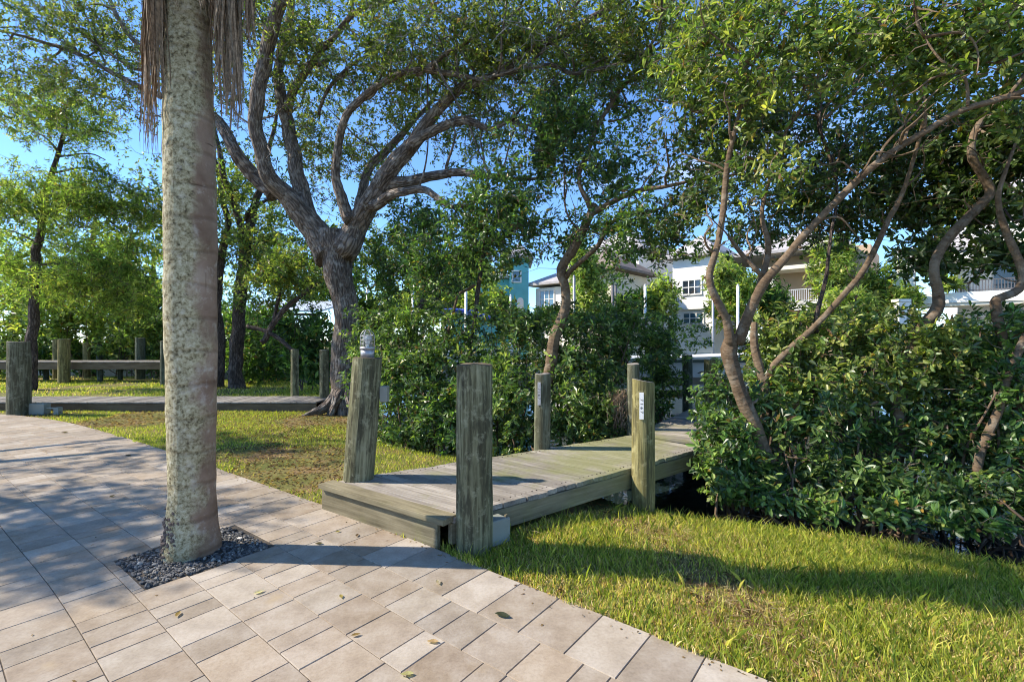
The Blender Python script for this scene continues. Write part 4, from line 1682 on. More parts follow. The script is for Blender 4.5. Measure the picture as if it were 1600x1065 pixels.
oak.limb('limb', [(536, 392, YO - 0.1, 56), (560, 345, YO - 0.2, 46), (588, 305, YO - 0.4, 40), (615, 262, YO - 0.6, 36), (648, 217, YO - 0.8, 30), (675, 182, YO - 1.0, 24), (712, 146, YO - 1.3, 21), (760, 131, YO - 1.5, 17), (800, 105, YO - 1.7, 15), (850, 66, YO - 2, 14), (900, 38, YO - 2.2, 13), (955, 12, YO - 2.5, 12), (1010, -20, YO - 2.8, 9)], B, 14, 0.07, 0.12, 8)
oak.limb('limb', [(640, 235, YO - 0.8, 24), (668, 210, YO - 1.0, 20), (700, 192, YO - 1.2, 18), (728, 188, YO - 1.4, 17), (748, 196, YO - 1.5, 14), (766, 200, YO - 1.6, 10), (795, 190, YO - 1.8, 7), (830, 196, YO - 2, 4), (860, 185, YO - 2.1, 2)], B, 12, 0.07, 0.12, 9)
oak.limb('limb', [(600, 292, YO - 0.5, 30), (640, 282, YO - 0.8, 22), (685, 270, YO - 1.0, 18), (735, 268, YO - 1.3, 15), (785, 278, YO - 1.6, 11), (830, 282, YO - 1.8, 7), (870, 275, YO - 1.9, 4)], B, 12, 0.07, 0.12, 10)
oak.limb('limb', [(578, 322, YO - 0.5, 24), (620, 308, YO - 0.9, 19), (658, 300, YO - 1.2, 16), (684, 313, YO - 1.5, 13), (706, 325, YO - 1.7, 9), (735, 322, YO - 1.9, 6), (765, 332, YO - 2.0, 3)], B, 12, 0.07, 0.12, 11)
oak.limb('limb', [(548, 345, YO - 0.4, 26), (538, 305, YO - 0.5, 22), (526, 265, YO - 0.6, 18), (527, 220, YO - 0.7, 16), (540, 180, YO - 0.9, 15), (562, 158, YO - 1.0, 15), (610, 128, YO - 1.3, 14), (655, 114, YO - 1.5, 13), (705, 119, YO - 1.7, 11), (755, 126, YO - 1.9, 10), (800, 114, YO - 2.1, 9), (862, 104, YO - 2.3, 9), (895, 116, YO - 2.5, 8), (940, 106, YO - 2.7, 7), (985, 92, YO - 2.9, 6), (1040, 62, YO - 3.1, 4)], B, 12, 0.06, 0.12, 12)
oak.limb('limb', [(650, 116, YO - 1.5, 12), (690, 88, YO - 1.6, 10), (730, 66, YO - 1.7, 8), (780, 40, YO - 1.8, 5), (830, 0, YO - 1.9, 4)], B, 10, 0.06, 0.12, 13)
oak.limb('limb', [(565, 330, YO + 0.3, 22), (572, 285, YO + 0.6, 18), (585, 255, YO + 0.7, 17), (612, 232, YO + 0.8, 16), (642, 196, YO + 0.9, 11), (680, 150, YO + 1.0, 7), (700, 90, YO + 1, 5)], B, 10, 0.06, 0.12, 14)
oak.limb('limb', [(498, 180, YO + 0.3, 6), (512, 145, YO + 0.1, 7), (540, 112, YO - 0.2, 7), (562, 94, YO - 0.5, 6), (588, 84, YO - 0.7, 5)], B, 8, 0.06, 0.12, 15)
oak.limb('limb', [(900, 116, YO - 2.5, 6), (945, 92, YO - 2.5, 5), (1000, 85, YO - 2.6, 4), (1060, 70, YO - 2.6, 3)], B, 7, 0.05, 0.12, 16)
oak.limb('limb', [(865, 58, YO - 2, 6), (905, 2, YO - 2.2, 6), (950, -30, YO - 2.3, 5)], B, 7, 0.05, 0.12, 17)
# root flare
for k, (dx, dy) in enumerate(((-52, 655), (-30, 668), (22, 672), (50, 656))):
    oak.limb('root', [(541 + dx * 0.25, 612, YO - 0.15, 26), (541 + dx * 0.6, 638, YO - 0.3, 22), (541 + dx * 1.15, dy - 6, YO - 0.5, 10), (541 + dx * 1.6, dy + 4, YO - 0.6, 5)], B, 8, 0.1, 0.1, 20 + k)
oak_blobs = [(470, 60, 120, 90, 9.8, 1.6, 1.0), (590, 70, 100, 80, 9.4, 1.8, 0.9), (700, 50, 120, 80, 8.8, 1.8, 1.1), (820, 60, 130, 70, 8.4, 1.7, 1.2),
             (960, 55, 120, 70, 7.9, 1.5, 1.3), (1080, 50, 110, 70, 7.4, 1.3, 1.2), (860, 140, 110, 60, 8.4, 1.5, 0.9), (550, 240, 90, 90, 11.4, 1.2, 0.8),
             (650, 180, 90, 70, 10.6, 1.2, 0.8), (740, 150, 90, 60, 9.5, 1.4, 1.0), (480, 200, 80, 120, 11.6, 1.2, 0.8), (670, 100, 110, 60, 9.4, 1.4, 0.9),
             (50, 50, 130, 75, 11.3, 1.4, 1.2), (170, 60, 110, 85, 11.3, 1.3, 1.2), (40, 150, 110, 60, 11.5, 1.3, 1.0), (185, 150, 60, 50, 11.2, 0.9, 0.6),
             (390, 30, 90, 70, 10, 1.3, 0.8), (320, 120, 80, 110, 10.6, 1.0, 0.5), (560, -40, 300, 60, 9.2, 2.2, 0.5), (740, 240, 60, 50, 10, 1.0, 0.5), (960, 130, 70, 40, 8, 1.0, 0.5)]
oak.small_branches(95, 1.5, 0.026, B, 951, 4.3, 0.4)
make_crown('crown', oak.root, oak_blobs, 8000, 0.085, 0.037, 12, 0.26, 'oak', M['oakleaf'], 301, oak.points(), False, (4.2, 0.55), twig_mat=M['greytwig'], twig_share=0.45, open_ang=(25, 75), upb=0.2, twig_len=1.0, twig_r=0.009)

# ------------------------------------------------------------------ twin-stemmed tree behind the palm
YT = 15.4
twin = Tree('twin_trunk_tree', (*G(360, 604)[:2], 0), 'dark twin-stemmed tree seen just right of the palm trunk', ws=0.85)
twin.limb('trunk', [(368, 612, YT, 34), (368, 590, YT, 25), (372, 500, YT, 22), (378, 430, YT, 22), (381, 372, YT, 20), (392, 330, YT, 14), (404, 290, YT, 11), (420, 230, YT, 8), (440, 150, YT, 5)], M['darkbark'], 10)
twin.limb('trunk', [(346, 612, YT + 0.3, 24), (346, 590, YT + 0.3, 19), (344, 480, YT + 0.3, 17), (347, 400, YT + 0.3, 14), (356, 350, YT + 0.2, 11), (345, 300, YT + 0.2, 9), (330, 230, YT + 0.2, 7)], M['darkbark'], 10)
twin.limb('limb', [(380, 380, YT, 16), (366, 330, YT - 0.2, 13), (352, 290, YT - 0.3, 12), (344, 250, YT - 0.4, 10), (338, 200, YT - 0.4, 7)], M['darkbark'], 8)
twin.limb('limb', [(376, 345, YT, 8), (390, 325, YT - 0.2, 7), (420, 310, YT - 0.2, 5)], M['darkbark'], 7)
tb = [(400, 370, 90, 60, 15.6, 1.6, 1), (360, 300, 70, 70, 15.4, 1.6, 0.7), (460, 400, 80, 60, 15.2, 1.4, 1), (240, 330, 60, 80, 16, 1.4, 0.5), (440, 460, 70, 35, 15, 1, 0.6), (590, 400, 70, 60, 15.5, 1.2, 0.8), (640, 440, 60, 50, 15.5, 1.2, 0.7)]
make_crown('crown', twin.root, tb, 2100, 0.13, 0.06, 12, 0.35, 'manbright', M['oakleaf'], 302, twin.points(), False, (3.0, 0.55), twig_mat=M['twig'], twig_share=0.35, twig_len=1.4, twig_r=0.009)

# slender feathery tree at the left
YL = 14.6
fea = Tree('feathery_tree', (*G(40, 606)[:2], 0), 'slender leaning tree with feathery lime foliage near the left edge', ws=0.72)
fea.limb('trunk', [(38, 612, YL, 30), (42, 590, YL, 24), (48, 500, YL, 19), (54, 420, YL, 17), (66, 340, YL, 14), (80, 280, YL, 11), (98, 225, YL, 8), (106, 180, YL, 5)], M['darkbark'], 10)
for q in ([(64, 350, YL, 5), (30, 300, YL, 4), (0, 285, YL, 3)], [(56, 415, YL, 5), (110, 412, YL, 4), (150, 430, YL, 3), (185, 460, YL, 2)], [(78, 292, YL, 5), (130, 310, YL, 4), (190, 360, YL, 2)],
          [(85, 270, YL, 5), (130, 262, YL, 3), (180, 275, YL, 2)], [(94, 240, YL, 5), (70, 215, YL, 3), (40, 200, YL, 2)], [(60, 380, YL, 4), (20, 360, YL, 3), (-20, 355, YL, 2)], [(100, 225, YL, 4), (140, 205, YL, 3), (180, 210, YL, 2)], [(92, 245, YL, 4), (140, 240, YL - .3, 3), (165, 250, YL - .3, 2)]):
    fea.limb('limb', q, M['darkbark'], 6, 0.04)
fb_ = [(90, 180, 90, 45, 14.4, 1.2, 0.9), (40, 330, 70, 60, 14.4, 1.4, 0.9), (150, 330, 70, 60, 14.5, 1.4, 1.1), (180, 400, 60, 50, 14.8, 1.2, 1), (120, 450, 80, 35, 14.6, 1.2, 0.9), (200, 460, 50, 40, 14.8, 1.2, 0.8), (30, 420, 50, 50, 15, 1, 0.7), (100, 270, 90, 30, 14.4, 1, 0.5)]
make_crown('crown', fea.root, fb_, 2600, 0.15, 0.036, 14, 0.5, 'lime', M['softleaf'], 303, fea.points(), False, (3.0, 0.5), twig_mat=M['twig'], twig_share=0.4, open_ang=(40, 80), upb=-0.1, twig_len=1.6, twig_r=0.008, flat=0.5)

# ------------------------------------------------------------------ mangrove trees by the boardwalk
YM = 7.6
mid = Tree('mangrove_tree', (*P(846, 532, YM)[:2], -0.5), 'forked mangrove tree with a bent trunk rising behind the mossy far post', ws=0.74)
MBk = M['mbark']
mid.limb('trunk', [(838, 730, YM, 34), (845, 640, YM, 28), (852, 580, YM, 26), (862, 532, YM, 24), (880, 475, YM, 20), (881, 445, YM, 19), (876, 416, YM, 19), (898, 383, YM, 19), (914, 350, YM, 17), (927, 325, YM, 18)], MBk, 12, 0.06, 0.08, 31)
mid.limb('limb', [(927, 330, YM, 15), (918, 312, YM - 0.1, 12), (907, 292, YM - 0.1, 9), (907, 262, YM, 8), (922, 225, YM + 0.1, 8), (938, 190, YM + 0.2, 9), (955, 165, YM + 0.3, 9), (972, 140, YM + 0.4, 9), (990, 124, YM + 0.4, 9), (1030, 118, YM + 0.5, 8), (1080, 105, YM + 0.5, 6), (1130, 95, YM + 0.5, 4)], MBk, 10, 0.06, 0.08, 32)
mid.limb('limb', [(922, 335, YM, 15), (950, 318, YM - 0.2, 12), (1000, 297, YM - 0.5, 10), (1042, 288, YM - 0.8, 8), (1090, 280, YM - 1, 5)], MBk, 10, 0.06, 0.08, 33)
mid.limb('limb', [(884, 434, YM, 12), (910, 408, YM - 0.1, 10), (934, 383, YM - 0.2, 10), (950, 352, YM - 0.3, 9), (985, 336, YM - 0.4, 7), (1040, 324, YM - 0.6, 5), (1070, 310, YM - 0.7, 3)], MBk, 9, 0.06, 0.08, 34)
mid.limb('limb', [(950, 190, YM + 0.3, 5), (975, 185, YM + 0.3, 4), (998, 158, YM + 0.3, 4), (1050, 160, YM + 0.3, 3)], MBk, 7, 0.05, 0.08, 35)
mid.limb('limb', [(905, 360, YM, 5), (885, 330, YM + 0.2, 4), (883, 270, YM + 0.3, 3.5), (880, 180, YM + 0.4, 3)], MBk, 7, 0.05, 0.1, 36)
mid.limb('limb', [(800, 190, YM + 0.6, 5), (815, 170, YM + 0.5, 6), (835, 155, YM + 0.4, 5), (870, 140, YM + 0.3, 4)], M['darkbark'], 7, 0.05, 0.1, 37)
mb_ = [(800, 320, 70, 70, 8.0, 0.9, 1.0), (850, 230, 80, 75, 8.1, 0.9, 1.0), (910, 190, 80, 50, 8.1, 0.9, 0.9), (860, 370, 50, 40, 8, 0.7, 0.6), (960, 260, 70, 45, 7.6, 0.8, 0.7), (1000, 370, 55, 45, 7.2, 0.6, 0.7),
       (965, 410, 30, 40, 7.3, 0.5, 0.5), (1020, 330, 60, 40, 7.0, 0.6, 0.7), (750, 360, 60, 70, 8.4, 0.9, 0.7), (930, 350, 60, 35, 7.7, 0.6, 0.4), (790, 410, 40, 30, 8.1, 0.6, 0.5)]
mid.small_branches(34, 0.9, 0.016, MBk, 952, 2.4)
make_crown('crown', mid.root, mb_, 2000, 0.09, 0.042, 10, 0.2, 'man', M['leaf'], 304, mid.points(), False, (5.5, 0.55), twig_mat=M['twig'], twig_share=0.5, twig_len=0.9, twig_r=0.005)

# right-hand mangroves
m1 = Tree('mangrove_tree', (*P(1185, 532, 5.25)[:2], -0.5), 'tall multi-stemmed mangrove with a long limb arching to the upper right', ws=0.68)
m1.limb('trunk', [(1205, 790, 5.2, 44), (1195, 730, 5.2, 38), (1178, 655, 5.2, 32), (1160, 590, 5.2, 32), (1146, 545, 5.2, 36), (1150, 520, 5.2, 30)], MBk, 12, 0.06, 0.07, 41)
m1.limb('limb', [(1143, 545, 5.2, 24), (1140, 500, 5.15, 19), (1122, 460, 5.1, 17), (1113, 432, 5.1, 16), (1122, 385, 5.1, 14), (1128, 330, 5.1, 14), (1135, 270, 5.1, 13), (1145, 210, 5.0, 10), (1160, 150, 5, 6), (1185, 80, 4.9, 4)], MBk, 10, 0.05, 0.07, 42)
m1.limb('limb', [(1152, 535, 5.2, 26), (1170, 485, 5.1, 23), (1192, 440, 5.0, 21), (1225, 400, 4.9, 18), (1275, 345, 4.75, 16), (1330, 290, 4.6, 16), (1390, 240, 4.45, 15), (1450, 203, 4.3, 15), (1500, 175, 4.2, 14), (1560, 155, 4.1, 14), (1640, 125, 4.0, 13), (1720, 80, 4, 9)], MBk, 12, 0.05, 0.07, 43)
m1.limb('limb', [(1183, 460, 5.05, 18), (1195, 415, 5.1, 14), (1200, 380, 5.1, 13), (1190, 330, 5.15, 9), (1210, 250, 5.2, 7), (1240, 180, 5.2, 5)], MBk, 9, 0.05, 0.07, 44)
m1.limb('limb', [(1190, 430, 5.0, 12), (1170, 410, 5.05, 11), (1150, 385, 5.1, 10), (1140, 370, 5.1, 6)], MBk, 8, 0.05, 0.07, 45)
m1.limb('limb', [(1512, 165, 4.15, 7), (1506, 120, 4.15, 6), (1470, 95, 4.15, 5), (1445, 60, 4.2, 4), (1430, 20, 4.2, 3)], MBk, 8, 0.04, 0.06, 46)
m1.limb('limb', [(1504, 112, 4.15, 5), (1530, 98, 4.15, 4), (1590, 100, 4.1, 3)], MBk, 7, 0.04, 0.06, 47)
m1.limb('limb', [(1445, 200, 4.3, 6), (1443, 150, 4.3, 5), (1448, 130, 4.3, 3)], MBk, 7, 0.04, 0.06, 48)
m1b = [(1170, 80, 110, 80, 5.2, 0.7, 1.0), (1165, 190, 60, 80, 5.0, 0.4, 0.8), (1205, 270, 50, 55, 4.9, 0.35, 0.7), (1400, 60, 140, 85, 4.6, 0.6, 1.2), (1550, 60, 90, 90, 4.4, 0.5, 1.2), (1290, 60, 100, 60, 5.0, 0.6, 0.9), (1490, 130, 90, 40, 4.3, 0.4, 0.6), (1600, 170, 40, 60, 4.2, 0.3, 0.4), (1090, 60, 80, 60, 5.4, 0.6, 0.8)]
m1.small_branches(40, 0.8, 0.013, MBk, 953, 2.3)
make_crown('crown', m1.root, m1b, 1380, 0.088, 0.036, 9, 0.15, 'manbright', M['oakleaf'], 305, m1.points(), True, (6.5, 0.55), twig_mat=M['twig'], twig_share=0.6, twig_len=0.7, twig_r=0.007)

m2 = Tree('mangrove_tree', (*P(1300, 532, 5.8)[:2], -0.5), 'mangrove with a slim stem slanting right in front of the fan palm', ws=0.68)
m2.limb('trunk', [(1180, 790, 5.7, 26), (1192, 650, 5.7, 24), (1196, 610, 5.7, 22), (1180, 540, 5.75, 18), (1178, 500, 5.8, 14)], MBk, 10, 0.05, 0.07, 51)
m2.limb('limb', [(1190, 600, 5.7, 17), (1225, 562, 5.65, 14), (1270, 515, 5.6, 13), (1310, 465, 5.5, 13), (1350, 415, 5.45, 13), (1385, 345, 5.4, 12), (1400, 320, 5.4, 11), (1418, 275, 5.4, 9), (1440, 210, 5.35, 8), (1446, 150, 5.3, 6), (1455, 90, 5.3, 4)], MBk, 10, 0.05, 0.07, 52)
m2.limb('limb', [(1275, 520, 5.7, 12), (1278, 480, 5.75, 10), (1292, 425, 5.8, 8), (1300, 370, 5.9, 7), (1310, 300, 6, 6), (1290, 230, 6.1, 8), (1280, 200, 6.1, 9), (1285, 150, 6.2, 7), (1310, 110, 6.2, 6), (1370, 80, 6.2, 4)], M['darkbark'], 9, 0.05, 0.07, 53)
m2.limb('limb', [(1290, 185, 6.1, 8), (1330, 150, 6.1, 5), (1352, 130, 6.1, 4)], MBk, 7, 0.05, 0.07, 54)
m2.limb('limb', [(1282, 130, 6.2, 6), (1250, 122, 6.1, 5), (1215, 128, 6, 5), (1180, 155, 5.9, 4)], MBk, 7, 0.05, 0.07, 55)
m2.limb('limb', [(1290, 120, 6.2, 5), (1310, 60, 6.2, 5), (1340, 15, 6.3, 5), (1370, -10, 6.3, 4)], M['darkbark'], 7, 0.05, 0.07, 56)
m2b = [(1110, 210, 90, 90, 6.6, 0.8, 1.0), (1100, 320, 70, 75, 6.4, 0.7, 0.9), (1210, 190, 100, 85, 6.7, 0.8, 0.9), (1250, 310, 100, 75, 6.7, 0.8, 1.1), (1340, 250, 100, 95, 6.7, 0.8, 1.0), (1330, 340, 80, 50, 6.6, 0.7, 0.9), (1390, 150, 90, 80, 6.7, 0.8, 0.7), (1270, 100, 100, 60, 6.7, 0.8, 0.6), (1180, 370, 60, 30, 6.5, 0.5, 0.5), (1050, 400, 40, 35, 6.6, 0.4, 0.4), (1060, 150, 60, 70, 6.8, 0.6, 0.6)]
m2.small_branches(34, 0.8, 0.013, MBk, 954, 2.3)
make_crown('crown', m2.root, m2b, 2250, 0.085, 0.042, 10, 0.18, 'dark', M['leaf'], 306, m2.points(), False, (6, 0.55), twig_mat=M['twig'], twig_share=0.5, twig_len=0.9, twig_r=0.007)

m3 = Tree('mangrove_tree', (*P(1420, 532, 5.4)[:2], -0.5), 'stout bent mangrove stem zigzagging before the white balcony house', ws=0.68)
m3.limb('trunk', [(1385, 800, 5.35, 40), (1398, 730, 5.35, 36), (1400, 650, 5.35, 30), (1412, 570, 5.4, 26), (1430, 525, 5.4, 26), (1460, 490, 5.4, 26), (1464, 468, 5.4, 22), (1456, 430, 5.4, 19), (1460, 405, 5.4, 19), (1480, 370, 5.4, 20), (1515, 335, 5.4, 20), (1545, 305, 5.4, 19), (1538, 280, 5.4, 18), (1518, 245, 5.4, 17), (1520, 215, 5.4, 15), (1545, 175, 5.4, 13), (1580, 120, 5.4, 9), (1600, 60, 5.4, 6)], MBk, 12, 0.06, 0.06, 61)
m3.limb('limb', [(1412, 640, 5.3, 12), (1445, 690, 5.2, 9), (1462, 730, 5.1, 7)], MBk, 8, 0.05, 0.07, 62)
m3b = [(1500, 230, 90, 60, 6.2, 0.7, 0.9), (1420, 320, 70, 50, 6.2, 0.6, 0.8), (1500, 330, 70, 50, 6.1, 0.6, 0.8), (1490, 400, 70, 35, 5.9, 0.5, 0.7), (1440, 400, 40, 40, 5.9, 0.4, 0.4), (1450, 220, 60, 60, 6.2, 0.6, 0.6)]
m3.small_branches(18, 0.8, 0.013, MBk, 955, 2.3)
make_crown('crown', m3.root, m3b, 1250, 0.09, 0.044, 9, 0.16, 'dark', M['leaf'], 307, m3.points(), True, (6, 0.55), twig_mat=M['twig'], twig_share=0.5, twig_len=0.8, twig_r=0.005)

m4 = Tree('mangrove_tree', (*P(1590, 532, 5.0)[:2], -0.5), 'mangrove with an elbowed grey stem at the right edge of the frame', ws=0.68)
m4.limb('trunk', [(1600, 800, 4.95, 30), (1596, 700, 4.95, 26), (1588, 640, 4.95, 25), (1580, 600, 4.95, 22), (1565, 540, 4.95, 20), (1553, 500, 4.95, 19), (1551, 470, 4.95, 20), (1562, 462, 4.95, 18), (1590, 450, 4.95, 17), (1598, 425, 4.95, 17), (1588, 395, 4.95, 16), (1572, 355, 4.95, 14), (1562, 310, 4.95, 11), (1572, 270, 4.95, 8), (1590, 220, 4.95, 6)], MBk, 12, 0.06, 0.06, 71)
m4.limb('limb', [(1528, 750, 4.7, 18), (1540, 700, 4.7, 18), (1560, 640, 4.7, 18), (1580, 580, 4.7, 18), (1600, 535, 4.7, 17), (1630, 470, 4.7, 13)], MBk, 10, 0.05, 0.06, 72)
m4.limb('limb', [(1568, 325, 4.95, 5), (1582, 345, 4.9, 4), (1600, 340, 4.8, 3)], M['darkbark'], 7, 0.05, 0.06, 73)
m4b = [(1570, 270, 50, 80, 5.6, 0.5, 0.9), (1590, 390, 40, 40, 5.2, 0.4, 0.6), (1560, 190, 60, 50, 5.6, 0.5, 0.7), (1640, 260, 60, 100, 5.2, 0.5, 0.7), (1760, 240, 90, 130, 5.4, 0.7, 0.7)]
make_crown('crown', m4.root, m4b, 1250, 0.095, 0.046, 9, 0.15, 'dark', M['leaf'], 308, m4.points(), True, (6, 0.55), twig_mat=M['twig'], twig_share=0.5, twig_len=0.7, twig_r=0.005)

# ------------------------------------------------------------------ young stems in the centre
yt = Tree('young_tree', (*P(725, 532, 8.6)[:2], -0.4), 'slender young tree with a crooked thin stem behind the near post')
yt.limb('trunk', [(728, 640, 8.6, 7), (733, 560, 8.6, 6), (741, 500, 8.6, 6), (742, 470, 8.6, 7), (748, 430, 8.6, 7), (756, 380, 8.6, 6), (762, 330, 8.6, 4)], M['darkbark'], 7, 0.05)
yt.limb('limb', [(742, 445, 8.6, 5), (725, 455, 8.6, 4), (715, 462, 8.6, 4), (705, 500, 8.7, 5), (690, 545, 8.7, 5)], MBk, 7, 0.05)
make_crown('crown', yt.root, [(750, 360, 55, 50, 8.6, 0.6, 1), (690, 420, 60, 50, 8.8, 0.6, 1), (660, 380, 50, 50, 9.2, 0.6, 0.7)], 700, 0.085, 0.04, 10, 0.2, 'man', M['leaf'], 309, yt.points(), False, (3.0, 0.5), twig_mat=M['twig'], twig_share=0.4, twig_len=0.7, twig_r=0.005)
yt = Tree('young_tree', (*P(650, 532, 11)[:2], -0.4), 'small forked tree with dark curving stems right of the oak trunk')
yt.limb('trunk', [(640, 520, 11, 12), (648, 495, 11, 11), (657, 478, 11, 9), (661, 455, 11, 7), (655, 420, 11, 5), (648, 370, 11, 5), (640, 325, 11, 4)], M['darkbark'], 8, 0.05)
yt.limb('limb', [(650, 492, 11, 8), (668, 484, 11, 7), (685, 465, 11, 6), (695, 450, 11, 4)], M['darkbark'], 7, 0.05)
yt.limb('limb', [(661, 458, 11, 5), (675, 457, 11, 5), (700, 448, 11, 4), (715, 440, 11, 3)], M['darkbark'], 7, 0.05)
make_crown('crown', yt.root, [(600, 400, 55, 45, 11, 0.8, 1), (660, 350, 60, 40, 11, 0.8, 0.7), (690, 410, 50, 40, 11, 0.8, 0.8), (600, 440, 50, 25, 11.2, 0.6, 0.7)], 700, 0.10, 0.05, 10, 0.22, 'man', M['leaf'], 310, yt.points(), False, (2.6, 0.5), twig_mat=M['twig'], twig_share=0.4, twig_len=0.8, twig_r=0.005)
yt = Tree('young_tree', (*P(440, 532, 13)[:2], -0.2), 'thin leaning tree between the twin stems and the oak')
yt.limb('trunk', [(408, 535, 13, 9), (432, 500, 13, 9), (455, 475, 13, 8), (480, 455, 13, 6), (500, 440, 13, 4)], M['darkbark'], 8, 0.05)
yt.limb('limb', [(428, 505, 13, 6), (434, 475, 13, 5), (440, 445, 13, 4), (446, 420, 13, 3)], M['darkbark'], 7, 0.05)
yt.limb('limb', [(470, 560, 13, 5), (440, 530, 13, 7), (415, 515, 13, 7), (385, 508, 13, 6)], M['darkbark'], 7, 0.05)
make_crown('crown', yt.root, [(440, 420, 55, 40, 13, 0.9, 1), (490, 440, 30, 30, 13, 0.6, 0.6), (400, 440, 40, 30, 13, 0.7, 0.6)], 420, 0.11, 0.055, 10, 0.25, 'manbright', M['oakleaf'], 311, yt.points(), False, (2.6, 0.5), twig_mat=M['twig'], twig_share=0.4, twig_len=0.8, twig_r=0.006)


# ------------------------------------------------------------------ mangrove shrubs
def shrub(blobs, n, label, seed, L=0.10, W=0.045, per=9, pal='man', hexa=False, stems=4, along=0.12, roots=6, group='mangrove shrubs', mat='leaf', name='mangrove_shrub', floor=-0.5, clump=(6.0, 0.6)):
    r = np.random.default_rng(seed)
    b0 = blobs[0]
    c = P(b0[0], b0[1], b0[4])
    root = empty(name, (c[0], c[1], floor), label, 'shrub', group)
    pts = []
    for k in range(stems):
        bb = blobs[r.integers(len(blobs))]
        top = P(bb[0] + r.uniform(-0.5, 0.5) * bb[2], bb[1] - r.uniform(0.1, 0.7) * bb[3], bb[4] + r.uniform(-0.5, 0.5) * bb[5])
        foot = np.array([c[0] + r.uniform(-0.5, 0.5) * b0[2] / F * b0[4], c[1] + r.uniform(-0.3, 0.3), floor])
        midp = (foot + top) / 2 + r.normal(size=3) * 0.12
        w, rr = smooth_path([foot, midp, top], [0.022, 0.016, 0.007], 0.15)
        v, f, uv = tube_geo(w, rr, 7, True, 0.06, k)
        mesh_obj('stem', v, f, M['root'], root, True, uv)
        pts.append(w)
    if roots:
        mb = MB()
        for k in range(roots):
            sp = pts[r.integers(len(pts))]
            s0 = sp[min(len(sp) - 1, r.integers(1, max(2, len(sp) // 3)))]
            a = r.uniform(0, 6.28)
            e = np.array([s0[0] + math.cos(a) * r.uniform(0.2, 0.5), s0[1] + math.sin(a) * r.uniform(0.2, 0.5), floor - 0.1])
            m_ = (s0 + e) / 2 + np.array([math.cos(a) * 0.1, math.sin(a) * 0.1, 0.1])
            w, rr = smooth_path([s0, m_, e], [0.010, 0.009, 0.008], 0.12)
            mb.tube(w, rr, 5)
        mb.build('prop_roots', M['root'], root, True)
    make_crown('crown', root, blobs, n, L, W, per, along, pal, M[mat], seed + 500, np.vstack(pts), hexa, clump, twig_mat=M['twig'], twig_share=0.45, twig_len=0.6, twig_r=0.004, open_ang=(40, 88), upb=0.55, min_z=floor + 0.12)
    return root


S = [
    ([(610, 590, 65, 75, 8.4, 0.7, 1), (600, 520, 60, 45, 8.8, 0.7, 0.9)], 640, 'mid', 'leafy mangrove shrub just right of the lamp post'),
    ([(650, 645, 65, 50, 7.5, 0.5, 1), (640, 590, 50, 50, 7.9, 0.5, 0.6)], 480, 'mid', 'mangrove shrub at the lawn edge between the two thick posts'),
    ([(690, 560, 75, 75, 8.6, 0.7, 1), (670, 505, 60, 35, 9, 0.6, 0.8)], 680, 'mid', 'tall mangrove shrub behind the near thick post'),
    ([(715, 650, 50, 50, 7.1, 0.4, 1)], 330, 'man', 'low mangrove shrub hidden behind the near thick post'),
    ([(790, 570, 75, 85, 8.3, 0.7, 1), (800, 505, 60, 35, 8.8, 0.6, 0.9)], 720, 'mid', 'tall mangrove shrub right of the near thick post'),
    ([(800, 650, 50, 55, 6.9, 0.5, 1), (785, 600, 40, 40, 7.4, 0.4, 0.5)], 420, 'mid', 'mangrove shrub left of the mossy far post'),
    ([(900, 575, 65, 75, 7.9, 0.7, 1), (900, 515, 70, 40, 8.4, 0.6, 0.9)], 680, 'mid', 'mangrove shrub under the forked mangrove trunk'),
    ([(900, 645, 55, 45, 7.1, 0.45, 1)], 360, 'mid', 'mangrove shrub right of the mossy far post'),
    ([(960, 560, 65, 85, 8.5, 0.6, 1), (975, 505, 60, 35, 9, 0.6, 0.9)], 680, 'mid', 'mangrove shrub behind the number post'),
    ([(948, 645, 32, 40, 7.3, 0.4, 1)], 240, 'mid', 'small mangrove shrub beside the dried brown tuft'),
    ([(1030, 585, 34, 75, 9.0, 0.5, 1), (1045, 525, 55, 35, 9.4, 0.5, 0.9)], 520, 'mid', 'narrow mangrove shrub left of the dark far post'),
]
for i, (bl, n, pal, lab) in enumerate(S):
    shrub(bl, n, lab, 700 + i, pal=pal)
